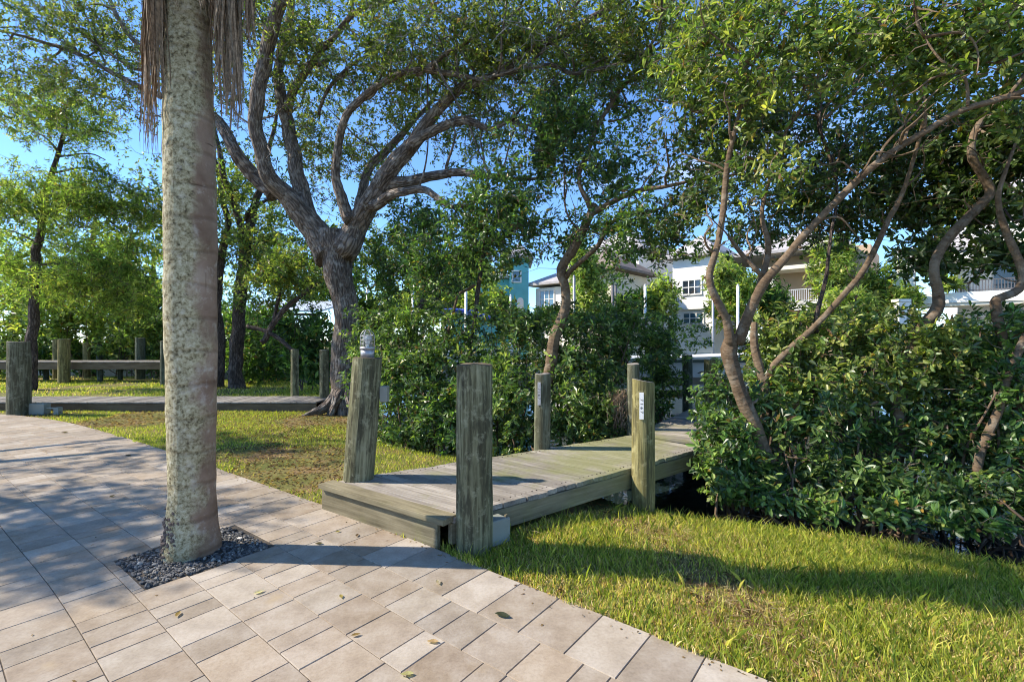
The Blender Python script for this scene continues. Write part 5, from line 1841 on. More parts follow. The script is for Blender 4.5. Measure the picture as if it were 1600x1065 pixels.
S = [
    ([(1140, 640, 50, 70, 5.6, 0.4, 1), (1130, 700, 45, 50, 5.2, 0.35, 0.9)], 380, 'man', 'mangrove shrub overhanging the right edge of the boardwalk'),
    ([(1150, 740, 55, 40, 4.95, 0.25, 1)], 230, 'mid', 'low mangrove sprays at the lawn edge below the boardwalk bend'),
    ([(1240, 560, 70, 60, 6.0, 0.5, 1), (1240, 500, 60, 30, 6.2, 0.5, 0.7)], 460, 'manbright', 'bright mangrove shrub under the long arching limb'),
    ([(1250, 660, 80, 65, 5.4, 0.4, 1)], 300, 'mid', 'dark mangrove shrub between the two trunk clusters'),
    ([(1260, 735, 70, 35, 5.0, 0.25, 1)], 150, 'dark', 'low dark mangrove sprays over the water beside the lawn'),
    ([(1350, 530, 70, 50, 5.7, 0.5, 1), (1350, 600, 80, 50, 5.4, 0.4, 1)], 430, 'manbright', 'sunlit mangrove shrub before the fan palm'),
    ([(1480, 580, 80, 70, 5.2, 0.45, 1), (1500, 520, 80, 35, 5.4, 0.4, 0.9)], 470, 'manbright', 'broad sunlit mangrove shrub below the balcony house'),
    ([(1340, 690, 60, 50, 5.3, 0.35, 0.6), (1460, 680, 70, 50, 5.1, 0.35, 1)], 270, 'man', 'mangrove shrub around the foot of the stout bent stem'),
    ([(1380, 750, 80, 32, 4.75, 0.25, 1), (1470, 770, 70, 28, 4.5, 0.25, 1)], 210, 'mid', 'low dark mangrove sprays along the lawn at the right'),
    ([(1570, 650, 50, 90, 4.8, 0.35, 1), (1580, 540, 50, 50, 5.0, 0.35, 0.9)], 460, 'man', 'mangrove shrub at the right edge around the elbowed stem'),
    ([(1570, 780, 60, 35, 4.35, 0.25, 1)], 210, 'mid', 'low mangrove spray in the lower right corner of the thicket'),
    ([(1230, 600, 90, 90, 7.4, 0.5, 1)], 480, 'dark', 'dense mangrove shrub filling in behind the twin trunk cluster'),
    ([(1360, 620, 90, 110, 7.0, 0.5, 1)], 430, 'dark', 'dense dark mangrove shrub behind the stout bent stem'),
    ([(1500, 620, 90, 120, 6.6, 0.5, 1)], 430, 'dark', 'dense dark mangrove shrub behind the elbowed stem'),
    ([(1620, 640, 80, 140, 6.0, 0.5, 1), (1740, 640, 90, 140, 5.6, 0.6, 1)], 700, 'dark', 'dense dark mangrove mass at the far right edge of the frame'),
    ([(1300, 790, 60, 18, 4.5, 0.2, 1), (1200, 775, 50, 16, 4.75, 0.2, 1)], 85, 'man', 'low leafy fringe along the lawn in front of the trunk clusters'),
    ([(1420, 800, 60, 18, 4.3, 0.2, 1), (1530, 815, 60, 18, 4.1, 0.2, 1)], 95, 'man', 'low leafy fringe along the lawn below the stout bent stem'),
]
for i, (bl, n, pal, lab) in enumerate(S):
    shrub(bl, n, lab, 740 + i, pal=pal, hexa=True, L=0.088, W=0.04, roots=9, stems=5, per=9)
S = [
    ([(110, 500, 70, 60, 20.5, 1.2, 1), (60, 470, 60, 50, 20.5, 1.2, 0.8)], 520, 'lime', 'leafy shrub behind the left end of the raised boardwalk'),
    ([(190, 500, 60, 60, 20.5, 1.2, 1), (200, 440, 50, 40, 21, 1.2, 0.8)], 520, 'lime', 'bright shrub behind the middle of the raised boardwalk'),
    ([(250, 480, 60, 70, 20.5, 1.2, 1)], 460, 'lime', 'bright shrub behind the right end of the raised boardwalk'),
    ([(410, 550, 50, 45, 17.0, 1.0, 1), (400, 500, 50, 30, 17.4, 1.0, 0.8)], 460, 'man', 'shrub between the twin stems and the slim mossy post'),
    ([(480, 550, 45, 50, 14.5, 0.9, 1), (470, 505, 50, 25, 15, 0.9, 0.8)], 460, 'man', 'shrub behind the mossy post at the end of the low boardwalk'),
    ([(320, 520, 40, 60, 19, 1.0, 1)], 300, 'man', 'shrub behind the twin stems, partly hidden by the palm trunk'),
    ([(70, 555, 70, 35, 21.5, 0.9, 1)], 330, 'man', 'low dark shrub under the left end of the tree row'),
    ([(180, 555, 70, 35, 21.5, 0.9, 1)], 330, 'man', 'low dark shrub behind the middle posts of the raised boardwalk'),
    ([(270, 560, 50, 35, 21, 0.9, 1), (340, 570, 40, 25, 20, 0.9, 0.7)], 330, 'man', 'low dark shrub between the raised boardwalk and the twin stems'),
    ([(-10, 540, 50, 60, 20.5, 0.9, 1), (10, 480, 40, 50, 21, 0.9, 1)], 380, 'garden', 'pale green shrub behind the thick post at the left edge'),
    ([(575, 520, 30, 50, 11.0, 0.6, 1)], 260, 'manbright', 'shrub showing just right of the oak trunk'),
]
for i, (bl, n, pal, lab) in enumerate(S):
    shrub(bl, n, lab, 780 + i, pal=pal, L=0.2, W=0.09, per=9, along=0.35, roots=0, mat='oakleaf', name='bank_shrub', group='shrubs along the left bank', floor=-0.3, clump=(1.6, 0.5))

# taller trees closing the left bank
for i, (bl, n, pal, st_pts, lab) in enumerate((
        ([(30, 440, 90, 90, 23, 1.8, 1), (60, 520, 80, 50, 22.5, 1.4, 0.8), (-60, 470, 90, 110, 23, 1.8, 0.8)], 800, 'garden', [(20, 590, 23, 12), (24, 500, 23, 10), (30, 420, 23, 6)], 'bushy light green tree filling the far left edge'),
        ([(150, 410, 80, 80, 24, 1.8, 1), (170, 500, 80, 60, 23, 1.5, 0.9)], 800, 'lime', [(150, 590, 24, 14), (156, 480, 24, 12), (146, 380, 24, 8), (150, 340, 24, 4)], 'bright green tree with a pale stem beyond the raised boardwalk'),
        ([(240, 430, 70, 90, 25, 1.8, 1), (250, 520, 70, 50, 23, 1.5, 0.9), (330, 480, 60, 80, 24, 1.6, 0.8)], 850, 'lime', [(250, 590, 25, 10), (245, 500, 25, 9), (240, 400, 25, 5)], 'dense green tree beside the palm trunk, beyond the raised boardwalk'),
        ([(430, 560, 60, 40, 19, 1.2, 1), (400, 520, 60, 40, 20, 1.4, 0.8)], 420, 'man', [(420, 600, 19, 8), (425, 560, 19, 7), (430, 510, 19, 4)], 'green tree low behind the slim mossy post'))):
    bkt = Tree('bank_tree', (*P(st_pts[0][0], 532, st_pts[0][2])[:2], -0.2), lab, 'tree', 'trees along the left bank')
    bkt.limb('trunk', st_pts, M['mbark'], 8, 0.05, 0.3)
    make_crown('crown', bkt.root, bl, n, 0.24, 0.10, 10, 0.45, pal, M['softleaf'], 860 + i, bkt.points(), False, (1.8, 0.55), twig_mat=M['twig'], twig_len=1.6, twig_r=0.012, upb=0.2)

# dry brown tuft by the slim grey post, navy hose on the far post
tu = empty('dried_tuft', (*P(970, 532, 6.9)[:2], 0.4), 'dried brown hanging tuft beside the slim grey post at the bend', 'dead plant')
r = np.random.default_rng(90)
V, Fc, base = [], [], 0
for k in range(110):
    a = P(970 + r.normal(0, 7), 606 + r.uniform(0, 14), 6.9 + r.uniform(-0.08, 0.08))
    b = P(970 + r.normal(0, 10), 640 + r.uniform(0, 34), 6.9 + r.uniform(-0.12, 0.12))
    t = np.linspace(0, 1, 5)[:, None]
    c = a * (1 - t) + b * t
    c[:, 0] += 0.07 * np.sin(t[:, 0] * 3.14) * r.normal()
    c[:, 2] += 0.05 * np.sin(t[:, 0] * 3.14)
    aa = r.uniform(0, 3.14)
    sd = np.array([math.cos(aa), math.sin(aa), 0]) * 0.004
    V += [c - sd, c + sd]
    Fc += [(base + i, base + i + 1, base + 5 + i + 1, base + 5 + i) for i in range(4)]
    base += 10
mesh_obj('strands', np.vstack(V), Fc, M['deadfrond'], tu)
navy = plain('navy_hose', (0.035, 0.035, 0.10), 0.45, var=0.2)
hs = empty('hose_coil', (*P(1128, 532, 8.3)[:2], 0.3), 'navy blue hose hanging in loops beside the yellow-green far post', 'hose')
for k in range(5):
    a0 = P(1123 + k * 2.6, 604 + k * 0.8, 8.3 + 0.02 * k)
    pts_ = [a0 + np.array([math.cos(t) * 0.035 * (1 + 0.1 * k), 0.03 * math.cos(t), -0.23 + math.sin(t) * 0.25]) + np.array([-0.035 * (1 - math.sin(t)), 0, 0]) for t in np.linspace(0, 2 * math.pi, 19)]
    MB().tube(pts_, 0.013, 7, cap=False).build('loop', navy, hs, True)
MB().tube([P(1120, 604, 8.3), P(1140, 600, 8.3)], 0.012, 6).build('hook', M['steel'], hs, True)

# ------------------------------------------------------------------ fallen leaves on the pavers
FL_ = [(533, 933, 0.045, (0.36, 0.28, 0.10), 'yellow-brown fallen leaf on the pavers left of centre, below the long shadow'),
       (556, 993, 0.045, (0.26, 0.17, 0.07), 'curled brown fallen leaf near the bottom left of centre on the pavers'),
       (676, 1004, 0.06, (0.48, 0.33, 0.20), 'large tan curled leaf on the pavers at the bottom centre'),
       (636, 1055, 0.06, (0.52, 0.48, 0.24), 'pale yellow-green leaf at the very bottom of the pavers'),
       (685, 911, 0.06, (0.42, 0.36, 0.28), 'forked pale dry leaf on the pavers in front of the near post'),
       (528, 831, 0.045, (0.30, 0.24, 0.10), 'small olive leaf on the pavers just in front of the step'),
       (558, 837, 0.05, (0.14, 0.09, 0.06), 'dark brown leaf on the pavers just in front of the step'),
       (405, 926, 0.06, (0.5, 0.45, 0.38), 'bleached pale leaf on the pavers below the gravel pit'),
       (278, 961, 0.055, (0.36, 0.25, 0.10), 'golden brown leaf on the pavers below the palm'),
       (498, 850, 0.06, (0.10, 0.08, 0.05), 'dark twiggy leaf on the pavers in front of the step'),
       (200, 712, 0.09, (0.10, 0.07, 0.05), 'dark leaf on the far pavers left of the palm trunk'),
       (101, 676, 0.10, (0.08, 0.06, 0.05), 'dark leaf on the farthest pavers near the grass edge'),
       (785, 963, 0.09, (0.07, 0.08, 0.05), 'dark wispy twig lying on the border pavers'),
       (175, 776, 0.06, (0.12, 0.09, 0.06), 'small dark leaf on the pavers left of the palm')]
r = np.random.default_rng(55)
for px, py, Ln, col, lab in FL_:
    c = G(px, py)
    n = 7
    t = np.linspace(0, 1, n)
    a = r.uniform(0, 6.28)
    d_ = np.array([math.cos(a), math.sin(a)])
    s_ = np.array([-d_[1], d_[0]])
    wv_ = np.sin(np.pi * t ** 0.9) * Ln * 0.2 + 0.001
    zc_ = 0.004 + 0.2 * Ln * (t - 0.5) ** 2 * 2
    V = []
    for sg, zz in ((-1, Ln * 0.14), (0, 0.0), (1, Ln * 0.14)):
        for i in range(n):
            q = c[:2] + d_ * (t[i] - 0.5) * Ln + s_ * sg * wv_[i]
            V.append((q[0], q[1], zc_[i] + zz * wv_[i] / (Ln * 0.2)))
    Fc = []
    for k in range(2):
        for i in range(n - 1):
            Fc.append((k * n + i, k * n + i + 1, (k + 1) * n + i + 1, (k + 1) * n + i))
    cc = np.tile(np.array(col), (len(V), 1)) * r.uniform(0.8, 1.2, (len(V), 1))
    o = mesh_obj('fallen_leaf', V, Fc, M['softleaf'], None, True, cols=cc, origin=c)
    tag(o, lab, 'leaf', 'fallen leaves on the pavers')

# ------------------------------------------------------------------ across the canal
WHT = siding_mat('white_siding', (0.86, 0.83, 0.77))
STU = plain('white_stucco', (0.87, 0.83, 0.74), 0.85, var=0.05, scale=1.5)
CRM = plain('cream_stucco', (0.80, 0.73, 0.58), 0.85, var=0.06, scale=1.5)
TAN = plain('tan_stucco', (0.55, 0.40, 0.27), 0.85, var=0.08, scale=1.5)
TEAL = plain('teal_stucco', (0.13, 0.42, 0.44), 0.8, var=0.08, scale=1.5)
ROOF = plain('grey_roof', (0.40, 0.37, 0.36), 0.8, var=0.15, scale=3)
ROOFB = plain('brown_roof', (0.22, 0.17, 0.14), 0.8, var=0.2, scale=3)
GLS = glass_mat('window_glass', (0.10, 0.20, 0.28))
GLD = glass_mat('dark_glass', (0.03, 0.04, 0.055))
RAIL = plain('dark_railing', (0.12, 0.11, 0.11), 0.5)
RAILW = plain('pale_railing', (0.60, 0.62, 0.64), 0.5)
BLUE = plain('blue_canvas', (0.03, 0.06, 0.33), 0.7, var=0.12)


def X_(px, Y):
    return (px - 800.0) / F * Y


def Z_(py, Y):
    return EYE - (py - 532.5) / F * Y


def pbox(name, px0, px1, py0, py1, Y, depth, mat, parent, bev=0.0, to_ground=False):
    z1, z0 = Z_(py0, Y), Z_(py1, Y)
    if to_ground:
        z0 = -0.1
    mb = MB()
    mb.box(X_(px0, Y), X_(px1, Y), Y, Y + depth, z0, z1, bev)
    return mb.build(name, mat, parent)


def window(parent, px0, px1, py0, py1, Y, cols=2, rows=2, glass=None, frame=None):
    """frame and sill stand proud of the wall at depth Y; panes are sub-parts"""
    fm = frame or M['white']
    x0, x1, z1, z0 = X_(px0, Y), X_(px1, Y), Z_(py0, Y), Z_(py1, Y)
    t = 0.09
    mb = MB()
    mb.box(x0 - t, x1 + t, Y - 0.07, Y - 0.003, z1, z1 + t)
    mb.box(x0 - t, x1 + t, Y - 0.09, Y - 0.003, z0 - t, z0)
    mb.box(x0 - t, x0, Y - 0.07, Y - 0.003, z0, z1)
    mb.box(x1, x1 + t, Y - 0.07, Y - 0.003, z0, z1)
    for c in range(1, cols):
        xc = x0 + (x1 - x0) * c / cols
        mb.box(xc - 0.035, xc + 0.035, Y - 0.06, Y - 0.003, z0, z1)
    for k in range(1, rows):
        zc_ = z0 + (z1 - z0) * k / rows
        mb.box(x0, x1, Y - 0.055, Y - 0.004, zc_ - 0.03, zc_ + 0.03)
    w = mb.build('window', fm, parent)
    for c in range(cols):
        for k in range(rows):
            pm = MB()
            pm.box(x0 + (x1 - x0) * c / cols + 0.036, x0 + (x1 - x0) * (c + 1) / cols - 0.036, Y - 0.03, Y - 0.006,
                   z0 + (z1 - z0) * k / rows + 0.031, z0 + (z1 - z0) * (k + 1) / rows - 0.031)
            pm.build('pane', glass or GLS, w)
    return w


def hip_roof(name, px0, px1, py_eave, Y, depth, rise, over, mat, parent):
    x0, x1 = X_(px0, Y) - over, X_(px1, Y) + over
    y0, y1 = Y - over, Y + depth + over
    z = Z_(py_eave, Y)
    rl = max(0.5, min(x1 - x0, y1 - y0) / 2)
    if x1 - x0 > y1 - y0:
        r0, r1 = (x0 + rl, (y0 + y1) / 2), (x1 - rl, (y0 + y1) / 2)
    else:
        r0, r1 = ((x0 + x1) / 2, y0 + rl), ((x0 + x1) / 2, y1 - rl)
    v = [(x0, y0, z), (x1, y0, z), (x1, y1, z), (x0, y1, z), (x0, y0, z + 0.18), (x1, y0, z + 0.18), (x1, y1, z + 0.18), (x0, y1, z + 0.18), (*r0, z + 0.18 + rise), (*r1, z + 0.18 + rise)]
    f = [(3, 2, 1, 0), (0, 1, 5, 4), (1, 2, 6, 5), (2, 3, 7, 6), (3, 0, 4, 7)]
    if x1 - x0 > y1 - y0:
        f += [(4, 5, 9, 8), (5, 6, 9), (6, 7, 8, 9), (7, 4, 8)]
    else:
        f += [(4, 5, 8), (5, 6, 9, 8), (6, 7, 9), (7, 4, 8, 9)]
    return mesh_obj(name, v, f, mat, parent)


def railing(parent, px0, px1, py0, py1, Y, mat, n):
    z1, z0 = Z_(py0, Y), Z_(py1, Y)
    x0, x1 = X_(px0, Y), X_(px1, Y)
    mb = MB()
    mb.box(x0, x1, Y - 0.03, Y + 0.03, z1 - 0.05, z1)
    mb.box(x0, x1, Y - 0.02, Y + 0.02, z0 + 0.06, z0 + 0.10)
    rl = mb.build('railing', mat, parent)
    for k in range(n + 1):
        xc = x0 + (x1 - x0) * k / n
        b_ = MB()
        b_.box(xc - 0.018, xc + 0.018, Y - 0.015, Y + 0.015, z0, z1 - 0.052)
        b_.build('baluster', mat, rl)
    return rl


# white house in the middle
Y = 36.0
h = empty('house', (X_(900, Y), Y, 0), 'white two-storey house with low grey roofs behind the forked mangrove', 'house')
pbox('wall', 819, 884, 445, 510, Y, 7, STU, h, to_ground=True)
hip_roof('roof', 819, 884, 441, Y, 7, 1.1, 0.6, ROOF, h)
window(h, 829, 857, 450, 478, Y, 3, 2)
pbox('upper_wall', 868, 962, 405, 510, Y + 3, 8, STU, h, to_ground=True)
hip_roof('upper_roof', 868, 962, 402, Y + 3, 8, 2.2, 0.6, ROOF, h)
window(h, 886, 902, 408, 424, Y + 3, 2, 1)
# front wing with a gable roof
gw = pbox('front_wing_wall', 926, 1000, 430, 510, Y - 2, 4.9, CRM, h, to_ground=True)
hip_roof('front_wing_roof', 926, 1000, 429, Y - 2, 4.9, 1.6, 0.7, ROOFB, h)
h = empty('house', (X_(985, 44), 44, 0), 'tall pale blue-white house tower with a small blue window, farthest back in the middle', 'house')
pbox('wall', 958, 1022, 390, 510, 44, 6, WHT, h, to_ground=True)
hip_roof('roof', 958, 1022, 389, 44, 6, 1.3, 0.4, CRM, h)
window(h, 978, 990, 396, 408, 44, 1, 1)
window(h, 1000, 1012, 396, 408, 44, 1, 1)
# teal house
Y = 39.0
h = empty('house', (X_(770, Y), Y, 0), 'teal house with an arched window left of the white house', 'house')
pbox('wall', 690, 822, 436, 510, Y, 6, TEAL, h, to_ground=True)
pbox('tower_wall', 796, 826, 404, 510, Y - 0.8, 5, TEAL, h, to_ground=True)
hip_roof('tower_roof', 796, 826, 403, Y - 0.8, 5, 1.2, 0.4, ROOF, h)
pbox('upper_wall', 725, 760, 396, 436, Y + 1, 4, TEAL, h)
hip_roof('upper_roof', 725, 760, 396, Y + 1, 4, 1.2, 0.4, ROOF, h)
hip_roof('roof', 690, 790, 435, Y, 6, 1.0, 0.5, ROOF, h)
window(h, 801, 813, 424, 440, Y - 0.8, 1, 2)
am = MB()
q = [(X_(808, Y - 0.8), Z_(488, Y - 0.8)), (X_(818, Y - 0.8), Z_(488, Y - 0.8))]
for a in np.linspace(0, math.pi, 9):
    q.append((X_(813, Y - 0.8) + math.cos(a) * X_(805, Y - 0.8), Z_(470, Y - 0.8) + math.sin(a) * 0.27))
v = [(x, Y - 0.86, z) for x, z in q] + [(x, Y - 0.803, z) for x, z in q]
nq = len(q)
am.add(v, [tuple(range(nq)), tuple(range(nq, 2 * nq))[::-1]] + [(k, nq + k, nq + (k + 1) % nq, (k + 1) % nq) for k in range(nq)])
am.build('arched_window', M['white'], h)
window(h, 700, 718, 452, 474, Y, 2, 2)
# white sided house with a bay
Y = 33.0
h = empty('house', (X_(1082, Y), Y, 0), 'narrow white clapboard house with two muntined windows left of the tall mangrove', 'house')
pbox('wall', 1050, 1116, 404, 515, Y, 7, WHT, h, to_ground=True)
hip_roof('roof', 1050, 1116, 402, Y, 7, 1.6, 0.5, ROOF, h)
pbox('bay_sill', 1054, 1103, 479, 483, Y - 0.25, 0.247, M['white'], h)
window(h, 1067, 1095, 438, 459, Y, 3, 2, GLD)
window(h, 1068, 1098, 489, 505, Y, 3, 2)
pbox('corner_post', 1111.5, 1117, 410, 515, Y - 0.12, 0.117, M['white'], h, to_ground=True)
# tan balcony house
Y = 31.0
h = empty('house', (X_(1240, Y), Y, 0), 'tan stucco house with a white balcony and dark glass doors behind the arching limb', 'house')
pbox('wall', 1160, 1300, 395, 515, Y + 2.0, 6, TAN, h, to_ground=True)
pbox('soffit', 1196, 1300, 414, 420, Y, 1.997, CRM, h)
pbox('balcony_slab', 1206, 1300, 472, 485, Y, 1.997, M['white'], h)
pbox('column', 1273, 1281, 395, 472, Y + 0.05, 0.4, STU, h)
pbox('column', 1206, 1212, 420, 472, Y + 0.05, 0.4, STU, h)
pbox('ground_wall', 1210, 1296, 485, 515, Y + 0.6, 1.38, TAN, h, to_ground=True)
for a_, b_ in ((1231, 1240), (1241, 1250), (1251, 1260), (1261, 1269)):
    pbox('glass_door', a_, b_, 437, 471, Y + 1.9, 0.097, GLD, h)
railing(h, 1231, 1272, 452, 472, Y + 0.15, RAILW, 14)
railing(h, 1254, 1272, 412, 394, Y + 0.15, RAILW, 6) if False else None
hip_roof('roof', 1160, 1300, 394, Y + 0.2, 8, 1.8, 0.5, ROOF, h)
sgn = empty('wall_plaque', (X_(1243, Y), Y + 0.5, Z_(492, Y)), 'small red-brown plaque on the tan wall under the white balcony', 'plaque')
pbox('panel', 1231, 1255, 487, 496, Y + 0.5, 0.09, plain('red_brown_wood', (0.26, 0.10, 0.06), 0.7), sgn)
# large white house at the right
Y = 27.0
h = empty('house', (X_(1510, Y), Y, 0), 'large white house at the right with a recessed balcony and dark railing', 'house')
pbox('pier', 1423, 1449, 378, 515, Y, 2.0, STU, h, to_ground=True)
pbox('back_wall', 1449.5, 1680, 330, 515, Y + 2.2, 7, plain('shaded_stucco', (0.72, 0.73, 0.72), 0.85, var=0.05, scale=1.5), h, to_ground=True)  # balcony recess shade put into a cooler, duller stucco colour
pbox('balcony_slab', 1449.5, 1580, 456, 472, Y, 2.19, STU, h)
pbox('lower_band', 1425, 1580, 472.5, 477, Y + 0.1, 2.0, CRM, h)
pbox('lintel', 1449.5, 1575, 392, 404, Y, 2.19, STU, h)
pbox('wing_wall', 1576, 1690, 372, 515, Y - 0.1, 2.2, STU, h, to_ground=True)
pbox('upper_wall', 1530, 1690, 318, 391.5, Y + 0.6, 8, STU, h)
hip_roof('roof', 1530, 1690, 318, Y + 0.6, 8, 2.2, 0.7, ROOF, h)
hip_roof('wing_roof', 1449, 1529, 391, Y + 0.2, 6, 1.2, 0.3, ROOF, h)
for a_, b_ in ((1490, 1511), (1512, 1534)):
    pbox('glass_door', a_, b_, 416, 455, Y + 2.1, 0.097, GLD, h)
window(h, 1556, 1566, 420, 450, Y + 2.2, 1, 3)
railing(h, 1500, 1575, 438, 456, Y + 0.15, RAIL, 22)
pbox('wall_lantern', 1554, 1558, 352, 358, Y + 0.5, 0.09, M['rubber'], h)
pl_ = empty('balcony_planter', (X_(1484, Y), Y + 0.5, Z_(456, Y)), 'bright green ferny plant on the balcony of the large white house', 'plant')
make_crown('foliage', pl_, [(1484, 445, 18, 12, Y + 0.5, 0.4, 1)], 70, 0.5, 0.1, 10, 0.2, 'garden', M['softleaf'], 820, upb=0.8)
tbl = empty('balcony_table', (X_(1522, Y), Y + 0.9, Z_(456, Y)), 'dark table on the balcony behind the railing', 'table')
MB().box(X_(1510, Y), X_(1536, Y), Y + 0.7, Y + 1.3, Z_(441, Y), Z_(439, Y)).build('table_top', RAIL, tbl)
for a_ in (1512, 1533):
    for b_ in (0.75, 1.22):
        MB().box(X_(a_, Y), X_(a_ + 1.5, Y), Y + b_, Y + b_ + 0.05, Z_(456, Y), Z_(441, Y) - 0.002).build('leg', RAIL, tbl)
wf = empty('terrace_wall', (X_(1410, 26.5), 26.5, 0), 'pale low terrace wall left of the large white house', 'wall')
pbox('coping', 1404, 1424, 467, 471, 26.4, 0.5, STU, wf)
pbox('body', 1405, 1424, 471.5, 515, 26.45, 0.4, STU, wf, to_ground=True)

for o_ in list(C.objects):
    if o_.type == 'EMPTY' and o_.get('category') == 'house' and 'teal' not in o_['label']:
        o_.rotation_euler = (0, 0, math.radians(-42))

# boathouse roof at the left
Y = 24.0
bh = empty('boat_lift_canopy', (X_(445, Y), Y, WATER_Z), 'long pale metal canopy roof over a boat lift left of the oak', 'boat lift')
v = [(X_(372, Y), Y - 1.2, Z_(487, Y)), (X_(516, Y), Y - 1.2, Z_(487, Y)), (X_(516, Y), Y + 3.2, Z_(462, Y)), (X_(372, Y), Y + 3.2, Z_(462, Y))]
v += [(a, b, c - 0.08) for a, b, c in v]
mesh_obj('canopy', v, [(0, 1, 2, 3), (7, 6, 5, 4), (0, 4, 5, 1), (1, 5, 6, 2), (2, 6, 7, 3), (3, 7, 4, 0)], plain('pale_metal_roof', (0.62, 0.66, 0.74), 0.4, 0.2, var=0.05), bh)
for px_ in (378, 415, 460, 510):
    for yy_ in (Y - 1.0, Y + 2.8):
        MB().tube([(X_(px_, Y), yy_, WATER_Z - 0.5), (X_(px_, Y), yy_, Z_(487, Y) - 0.05)], 0.09, 8).build('piling', M['post_grey'], bh, True)
MB().box(X_(374, Y), X_(514, Y), Y - 1.05, Y - 0.9, Z_(495, Y), Z_(491, Y)).build('beam', RAIL, bh)
MB().box(X_(374, Y), X_(514, Y), Y - 1.05, Y - 0.9, Z_(503, Y), Z_(500, Y)).build('beam', M['steel'], bh)


def hull_mesh(parent, cx, cy, z0, Ln, Bm, H, mat, name='hull', yaw=0.0):
    """pointed planing hull, bow towards +x before the yaw"""
    n = 12
    V, Fc = [], []
    for i in range(n):
        t = i / (n - 1)
        x = -Ln / 2 + Ln * t
        hb = Bm / 2 * (1 - max(0, (t - 0.45) / 0.55) ** 2.2) + 0.01
        sh = H * (1 + 0.25 * t * t)
        kl = H * 0.55 * max(0, (t - 0.6) / 0.4) ** 2
        V += [(x, -hb, sh), (x, -hb * 0.82, H * 0.35 + kl * 0.6), (x, 0, kl), (x, hb * 0.82, H * 0.35 + kl * 0.6), (x, hb, sh)]
    for i in range(n - 1):
        for k in range(4):
            a = i * 5 + k
            Fc.append((a, a + 5, a + 6, a + 1))
        Fc.append((i * 5 + 4, i * 5 + 9, i * 5 + 5, i * 5))
    Fc.append((0, 1, 2, 3, 4))
    V = np.array(V)
    c_, s_ = math.cos(yaw), math.sin(yaw)
    V = np.stack([V[:, 0] * c_ - V[:, 1] * s_ + cx, V[:, 0] * s_ + V[:, 1] * c_ + cy, V[:, 2] + z0], 1)
    return mesh_obj(name, V, Fc, mat, parent)


# boat with a blue top
Y = 21.0
bt = empty('motor_boat', (X_(725, Y), Y, WATER_Z), 'white motor boat under a flat blue canvas top, between the oak and the near post', 'boat')
hull_mesh(bt, X_(722, Y), Y, 0.25, 5.2, 1.9, 0.8, M['white'], yaw=0.1)
v = []
for i, t in enumerate(np.linspace(0, 1, 7)):
    x = X_(684 + 82 * t, Y)
    z = Z_(484 + 10 * t, Y) + 0.14 * math.sin(math.pi * t)
    v += [(x, Y - 0.9, z - 0.06), (x, Y, z + 0.05), (x, Y + 0.9, z - 0.06), (x, Y + 0.9, z - 0.16), (x, Y - 0.9, z - 0.16)]
fc = []
for i in range(6):
    for k in range(5):
        a, b_ = i * 5 + k, i * 5 + (k + 1) % 5
        fc.append((a, b_, b_ + 5, a + 5))
fc += [(4, 3, 2, 1, 0), (30, 31, 32, 33, 34)]
mesh_obj('canvas_top', v, fc, BLUE, bt)
for px_ in (700, 745):
    for yy_ in (-0.8, 0.8):
        MB().tube([(X_(px_, Y), Y + yy_, 0.95), (X_(px_, Y), Y + yy_, Z_(490, Y))], 0.025, 6).build('top_pole', M['steel'], bt, True)
# skiff on the lift at the end of the boardwalk
Y = 11.4
sk = empty('skiff', (X_(1110, Y), Y, WATER_Z), 'white skiff hull with a dark emblem on a lift beyond the end of the boardwalk', 'boat')
hull_mesh(sk, X_(1120, Y), Y + 0.9, 0.36, 4.6, 1.7, 0.72, M['white'], yaw=-0.06)
MB().box(X_(1040, Y), X_(1190, Y), Y - 0.02, Y + 0.04, 0.98, 1.05).build('rub_rail', M['post_dark'], sk)
MB().box(X_(1040, Y), X_(1120, Y), Y + 0.2, Y + 0.3, 1.22, 1.34).build('seat_rail', CRM, sk)
# emblem: a leaping-fish-like stroke on the hull side
em = MB()
em.tube([P(1090, 583, Y - 0.03), P(1096, 581, Y - 0.03), P(1103, 580, Y - 0.03)], [0.008, 0.025, 0.006], 6)
em.tube([P(1097, 581, Y - 0.03), P(1097, 587, Y - 0.03)], [0.012, 0.004], 5)
em.build('emblem', M['print'], sk)
MB().box(X_(1030, Y), X_(1210, Y), Y + 0.2, Y + 0.35, 0.12, 0.28).build('bunk_beam', M['fascia_dark'], sk)

# mooring poles
for px_, t_, Yp, lab in ((574, 450, 24, 'thin white mooring pole right of the oak trunk'), (645, 454, 23, 'white mooring pole left of the blue boat top'), (728, 452, 20, 'white mooring pole in front of the blue boat top'),
                         (798, 462, 23, 'white mooring pole before the teal house'), (897, 432, 22, 'grey mooring pole beside the forked mangrove trunk'), (957, 440, 22, 'dark mooring pole before the cream wing'),
                         (962, 445, 23, 'pale mooring pole close beside the dark one'), (1008, 446, 22, 'white mooring pole left of the clapboard house'), (1153, 446, 22, 'white mooring pole right of the clapboard house'), (1114, 445, 24, 'grey mooring pole at the corner of the clapboard house')):
    po = empty('mooring_pole', (X_(px_, Yp), Yp, WATER_Z), lab, 'pole', 'mooring poles in the canal')
    mt = RAIL if 'dark' in lab else (M['steel'] if 'grey' in lab else M['white'])
    MB().tube([(X_(px_, Yp), Yp, WATER_Z - 0.5), (X_(px_, Yp), Yp, Z_(t_, Yp))], 0.06, 10).build('shaft', mt, po, True)
    MB().tube([(X_(px_, Yp), Yp, Z_(t_, Yp) + 0.001), (X_(px_, Yp), Yp, Z_(t_, Yp) + 0.07)], [0.07, 0.015], 10).build('cap', mt, po, True)

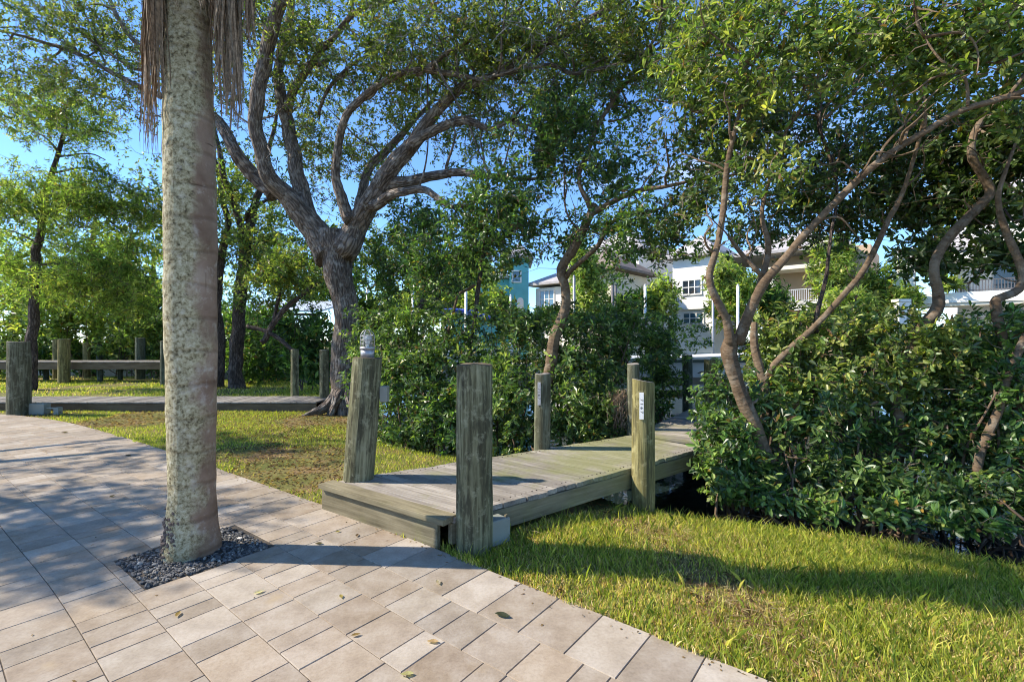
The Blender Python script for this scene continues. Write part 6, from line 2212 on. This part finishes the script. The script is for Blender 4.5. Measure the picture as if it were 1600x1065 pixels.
# sea wall of the far bank
sw = empty('sea_wall', (0, FAR_BANK, WATER_Z), 'low concrete sea wall along the far bank of the canal', 'wall')
MB().box(-60, 60, FAR_BANK + 0.05, FAR_BANK + 0.35, -0.9, 0.16, 0.02).build('wall_face', plain('sea_wall_concrete', (0.36, 0.33, 0.29), 0.9, var=0.2, scale=2), sw)
MB().box(-60, 60, FAR_BANK - 0.02, FAR_BANK + 0.5, 0.162, 0.28, 0.02).build('cap_beam', plain('cap_concrete', (0.5, 0.47, 0.42), 0.9, var=0.12, scale=2), sw)

# garden plants of the far bank
GD = [
    ([(610, 475, 45, 25, 29, 1.2, 1)], 300, 'garden', 'yellow-green garden bush across the canal right of the oak'),
    ([(770, 470, 45, 30, 29, 1.2, 1)], 300, 'garden', 'loose garden bush before the teal house'),
    ([(700, 478, 40, 18, 29.5, 1.0, 1)], 200, 'lime', 'low garden bush behind the blue boat top'),
    ([(925, 470, 36, 35, 30, 1.2, 1), (915, 430, 26, 40, 30, 1.0, 1)], 420, 'garden', 'tall pale clump of garden foliage before the white house'),
    ([(990, 475, 30, 18, 29, 1.0, 1)], 180, 'man', 'dark garden shrub under the cream wing'),
    ([(1030, 465, 24, 32, 29, 1.0, 1)], 260, 'garden', 'bright garden bush left of the clapboard house'),
    ([(1150, 470, 40, 45, 28.5, 1.2, 1)], 380, 'lime', 'bright garden foliage behind the tall mangrove stems'),
    ([(1205, 470, 22, 40, 28.5, 1.0, 1)], 240, 'man', 'green garden shrub at the left of the white balcony'),
    ([(1320, 480, 40, 25, 28, 1.2, 1)], 260, 'garden', 'garden bush at the foot of the fan palm'),
    ([(1400, 470, 30, 25, 28.5, 1.0, 1), (1385, 440, 30, 30, 29, 1, 0.8)], 320, 'lime', 'yellow-green bush between the fan palm and the large white house'),
    ([(520, 440, 60, 40, 30, 1.5, 1)], 300, 'man', 'green trees across the canal behind the oak trunk'),
    ([(850, 500, 60, 15, 28, 1.0, 1)], 180, 'man', 'low hedge across the canal below the white house'),
    ([(735, 440, 36, 45, 31, 1.4, 1)], 300, 'garden', 'tall pale tree covering the left part of the teal house'),
    ([(665, 450, 36, 36, 31, 1.4, 1)], 260, 'garden', 'pale tree left of the teal house behind the forked small tree'),
    ([(905, 400, 20, 40, 30, 1.0, 1), (1128, 430, 24, 40, 29, 1.0, 1)], 260, 'garden', 'slim pale garden tree rising before the white roofs'),
    ([(1300, 420, 30, 50, 29.5, 1.0, 1)], 260, 'garden', 'loose pale tree left of the fan palm'),
]
for i, (bl, n, pal, lab) in enumerate(GD):
    shrub(bl, n, lab, 840 + i, pal=pal, L=0.42, W=0.13, per=8, along=0.5, roots=0, stems=3, mat='softleaf', name='garden_bush', group='garden plants across the canal', floor=0.0, clump=(1.1, 0.6))

# fan-shaped traveller palm
Y = 28.5
tp = empty('fan_palm', (X_(1352, Y), Y, 0), 'fan-shaped palm with broad paddle leaves across the canal', 'palm tree')
r = np.random.default_rng(95)
for k in range(15):
    a = math.radians(-66 + k * 9.4 + r.uniform(-3, 3))
    Ls = r.uniform(2.0, 2.8)
    Lb = r.uniform(1.6, 2.2)
    p0 = np.array([X_(1352, Y) + 0.1 * math.sin(a), Y + r.uniform(-0.15, 0.15), 0.6])
    d_ = np.array([math.sin(a) * 0.75, r.uniform(-0.12, 0.12), math.cos(a)])
    d_ /= np.linalg.norm(d_)
    p1 = p0 + d_ * Ls
    st = MB()
    st.tube([p0, (p0 + p1) / 2 + (0, 0, 0.05), p1], [0.07, 0.045, 0.03], 7)
    so = st.build('leaf_stalk', plain('pale_stalk', (0.42, 0.42, 0.16), 0.6) if k == 0 else bpy.data.materials['pale_stalk'], tp, True)
    n = 12
    V, Fc = [], []
    t = np.linspace(0, 1, n)
    sid = np.cross(d_, (0, 1, 0))
    sid /= np.linalg.norm(sid)
    for i in range(n):
        c = p1 + d_ * Lb * t[i] + np.array([math.sin(a) * 0.5, 0, -0.35]) * t[i] ** 2 * 0.8
        w = 0.34 * math.sin(math.pi * min(1, 0.08 + t[i] * 0.9)) ** 0.7
        jag = 1 - 0.25 * (i % 2)
        V += [c - sid * w * jag + np.array([0, 0.12 * w, 0]), c, c + sid * w * jag + np.array([0, 0.12 * w, 0])]
    for i in range(n - 1):
        Fc += [(i * 3, i * 3 + 1, i * 3 + 4, i * 3 + 3), (i * 3 + 1, i * 3 + 2, i * 3 + 5, i * 3 + 4)]
    col = np.array([(0.16, 0.23, 0.06), (0.10, 0.17, 0.04), (0.30, 0.30, 0.09), (0.34, 0.24, 0.10)][r.choice(4, p=[.4, .3, .2, .1])])
    mesh_obj('leaf_blade', V, Fc, M['softleaf'], tp, cols=np.tile(col, (len(V), 1)) * r.uniform(0.8, 1.2, (len(V), 1)))

# ------------------------------------------------------------------ shade tree standing just outside the left of the frame
sh = Tree('shade_tree', (-12.5, 5.6, 0), 'leafy shade tree standing left of the patio, casting the dappled shade')
for q in ([(-12.5, 5.6, -0.1, 0.24), (-12.4, 5.6, 1.5, 0.19), (-12.2, 5.5, 3.2, 0.16), (-12.0, 5.3, 4.8, 0.10)], [(-12.2, 5.5, 3.0, 0.12), (-11.0, 5.0, 4.6, 0.07), (-10.0, 4.2, 5.6, 0.03)], [(-12.2, 5.5, 3.2, 0.11), (-13.0, 6.5, 4.8, 0.07), (-13.0, 7.8, 6.0, 0.03)], [(-12.1, 5.4, 3.8, 0.1), (-11.6, 6.6, 5.0, 0.06), (-10.8, 7.6, 5.8, 0.03)], [(-12.1, 5.4, 3.6, 0.09), (-12.0, 4.0, 4.8, 0.05), (-11.4, 2.8, 5.6, 0.03)]):
    w, rr_ = smooth_path([a[:3] for a in q], [a[3] for a in q], 0.15)
    v, f, uv = tube_geo(w, rr_, 9, True, 0.06)
    mesh_obj('limb' if len(sh.bp) else 'trunk', v, f, M['darkbark'], sh.root, True, uv)
    sh.bp.append(w)


def wblob(x, y, z, rx, ry, rz, wgt):
    """ellipsoid given in metres, in the form sample_blobs wants"""
    return (x / y * F + 800, 532.5 - (z - EYE) / y * F, rx / y * F, rz / y * F, y, ry, wgt)


shb = [wblob(-11.0, 4.0, 6.0, 1.4, 1.3, 0.9, 1), wblob(-12.5, 6.8, 6.4, 1.5, 1.4, 0.9, 1), wblob(-10.9, 7.2, 6.1, 1.1, 1.2, 0.8, 1), wblob(-11.6, 2.4, 5.8, 1.2, 1.0, 0.8, 1)]
make_crown('crown', sh.root, shb, 2300, 0.10, 0.05, 11, 0.3, 'oak', M['oakleaf'], 312, sh.points(), False, (2.6, 0.2), twig_mat=M['twig'], twig_share=0.5, twig_len=1.0, twig_r=0.006)
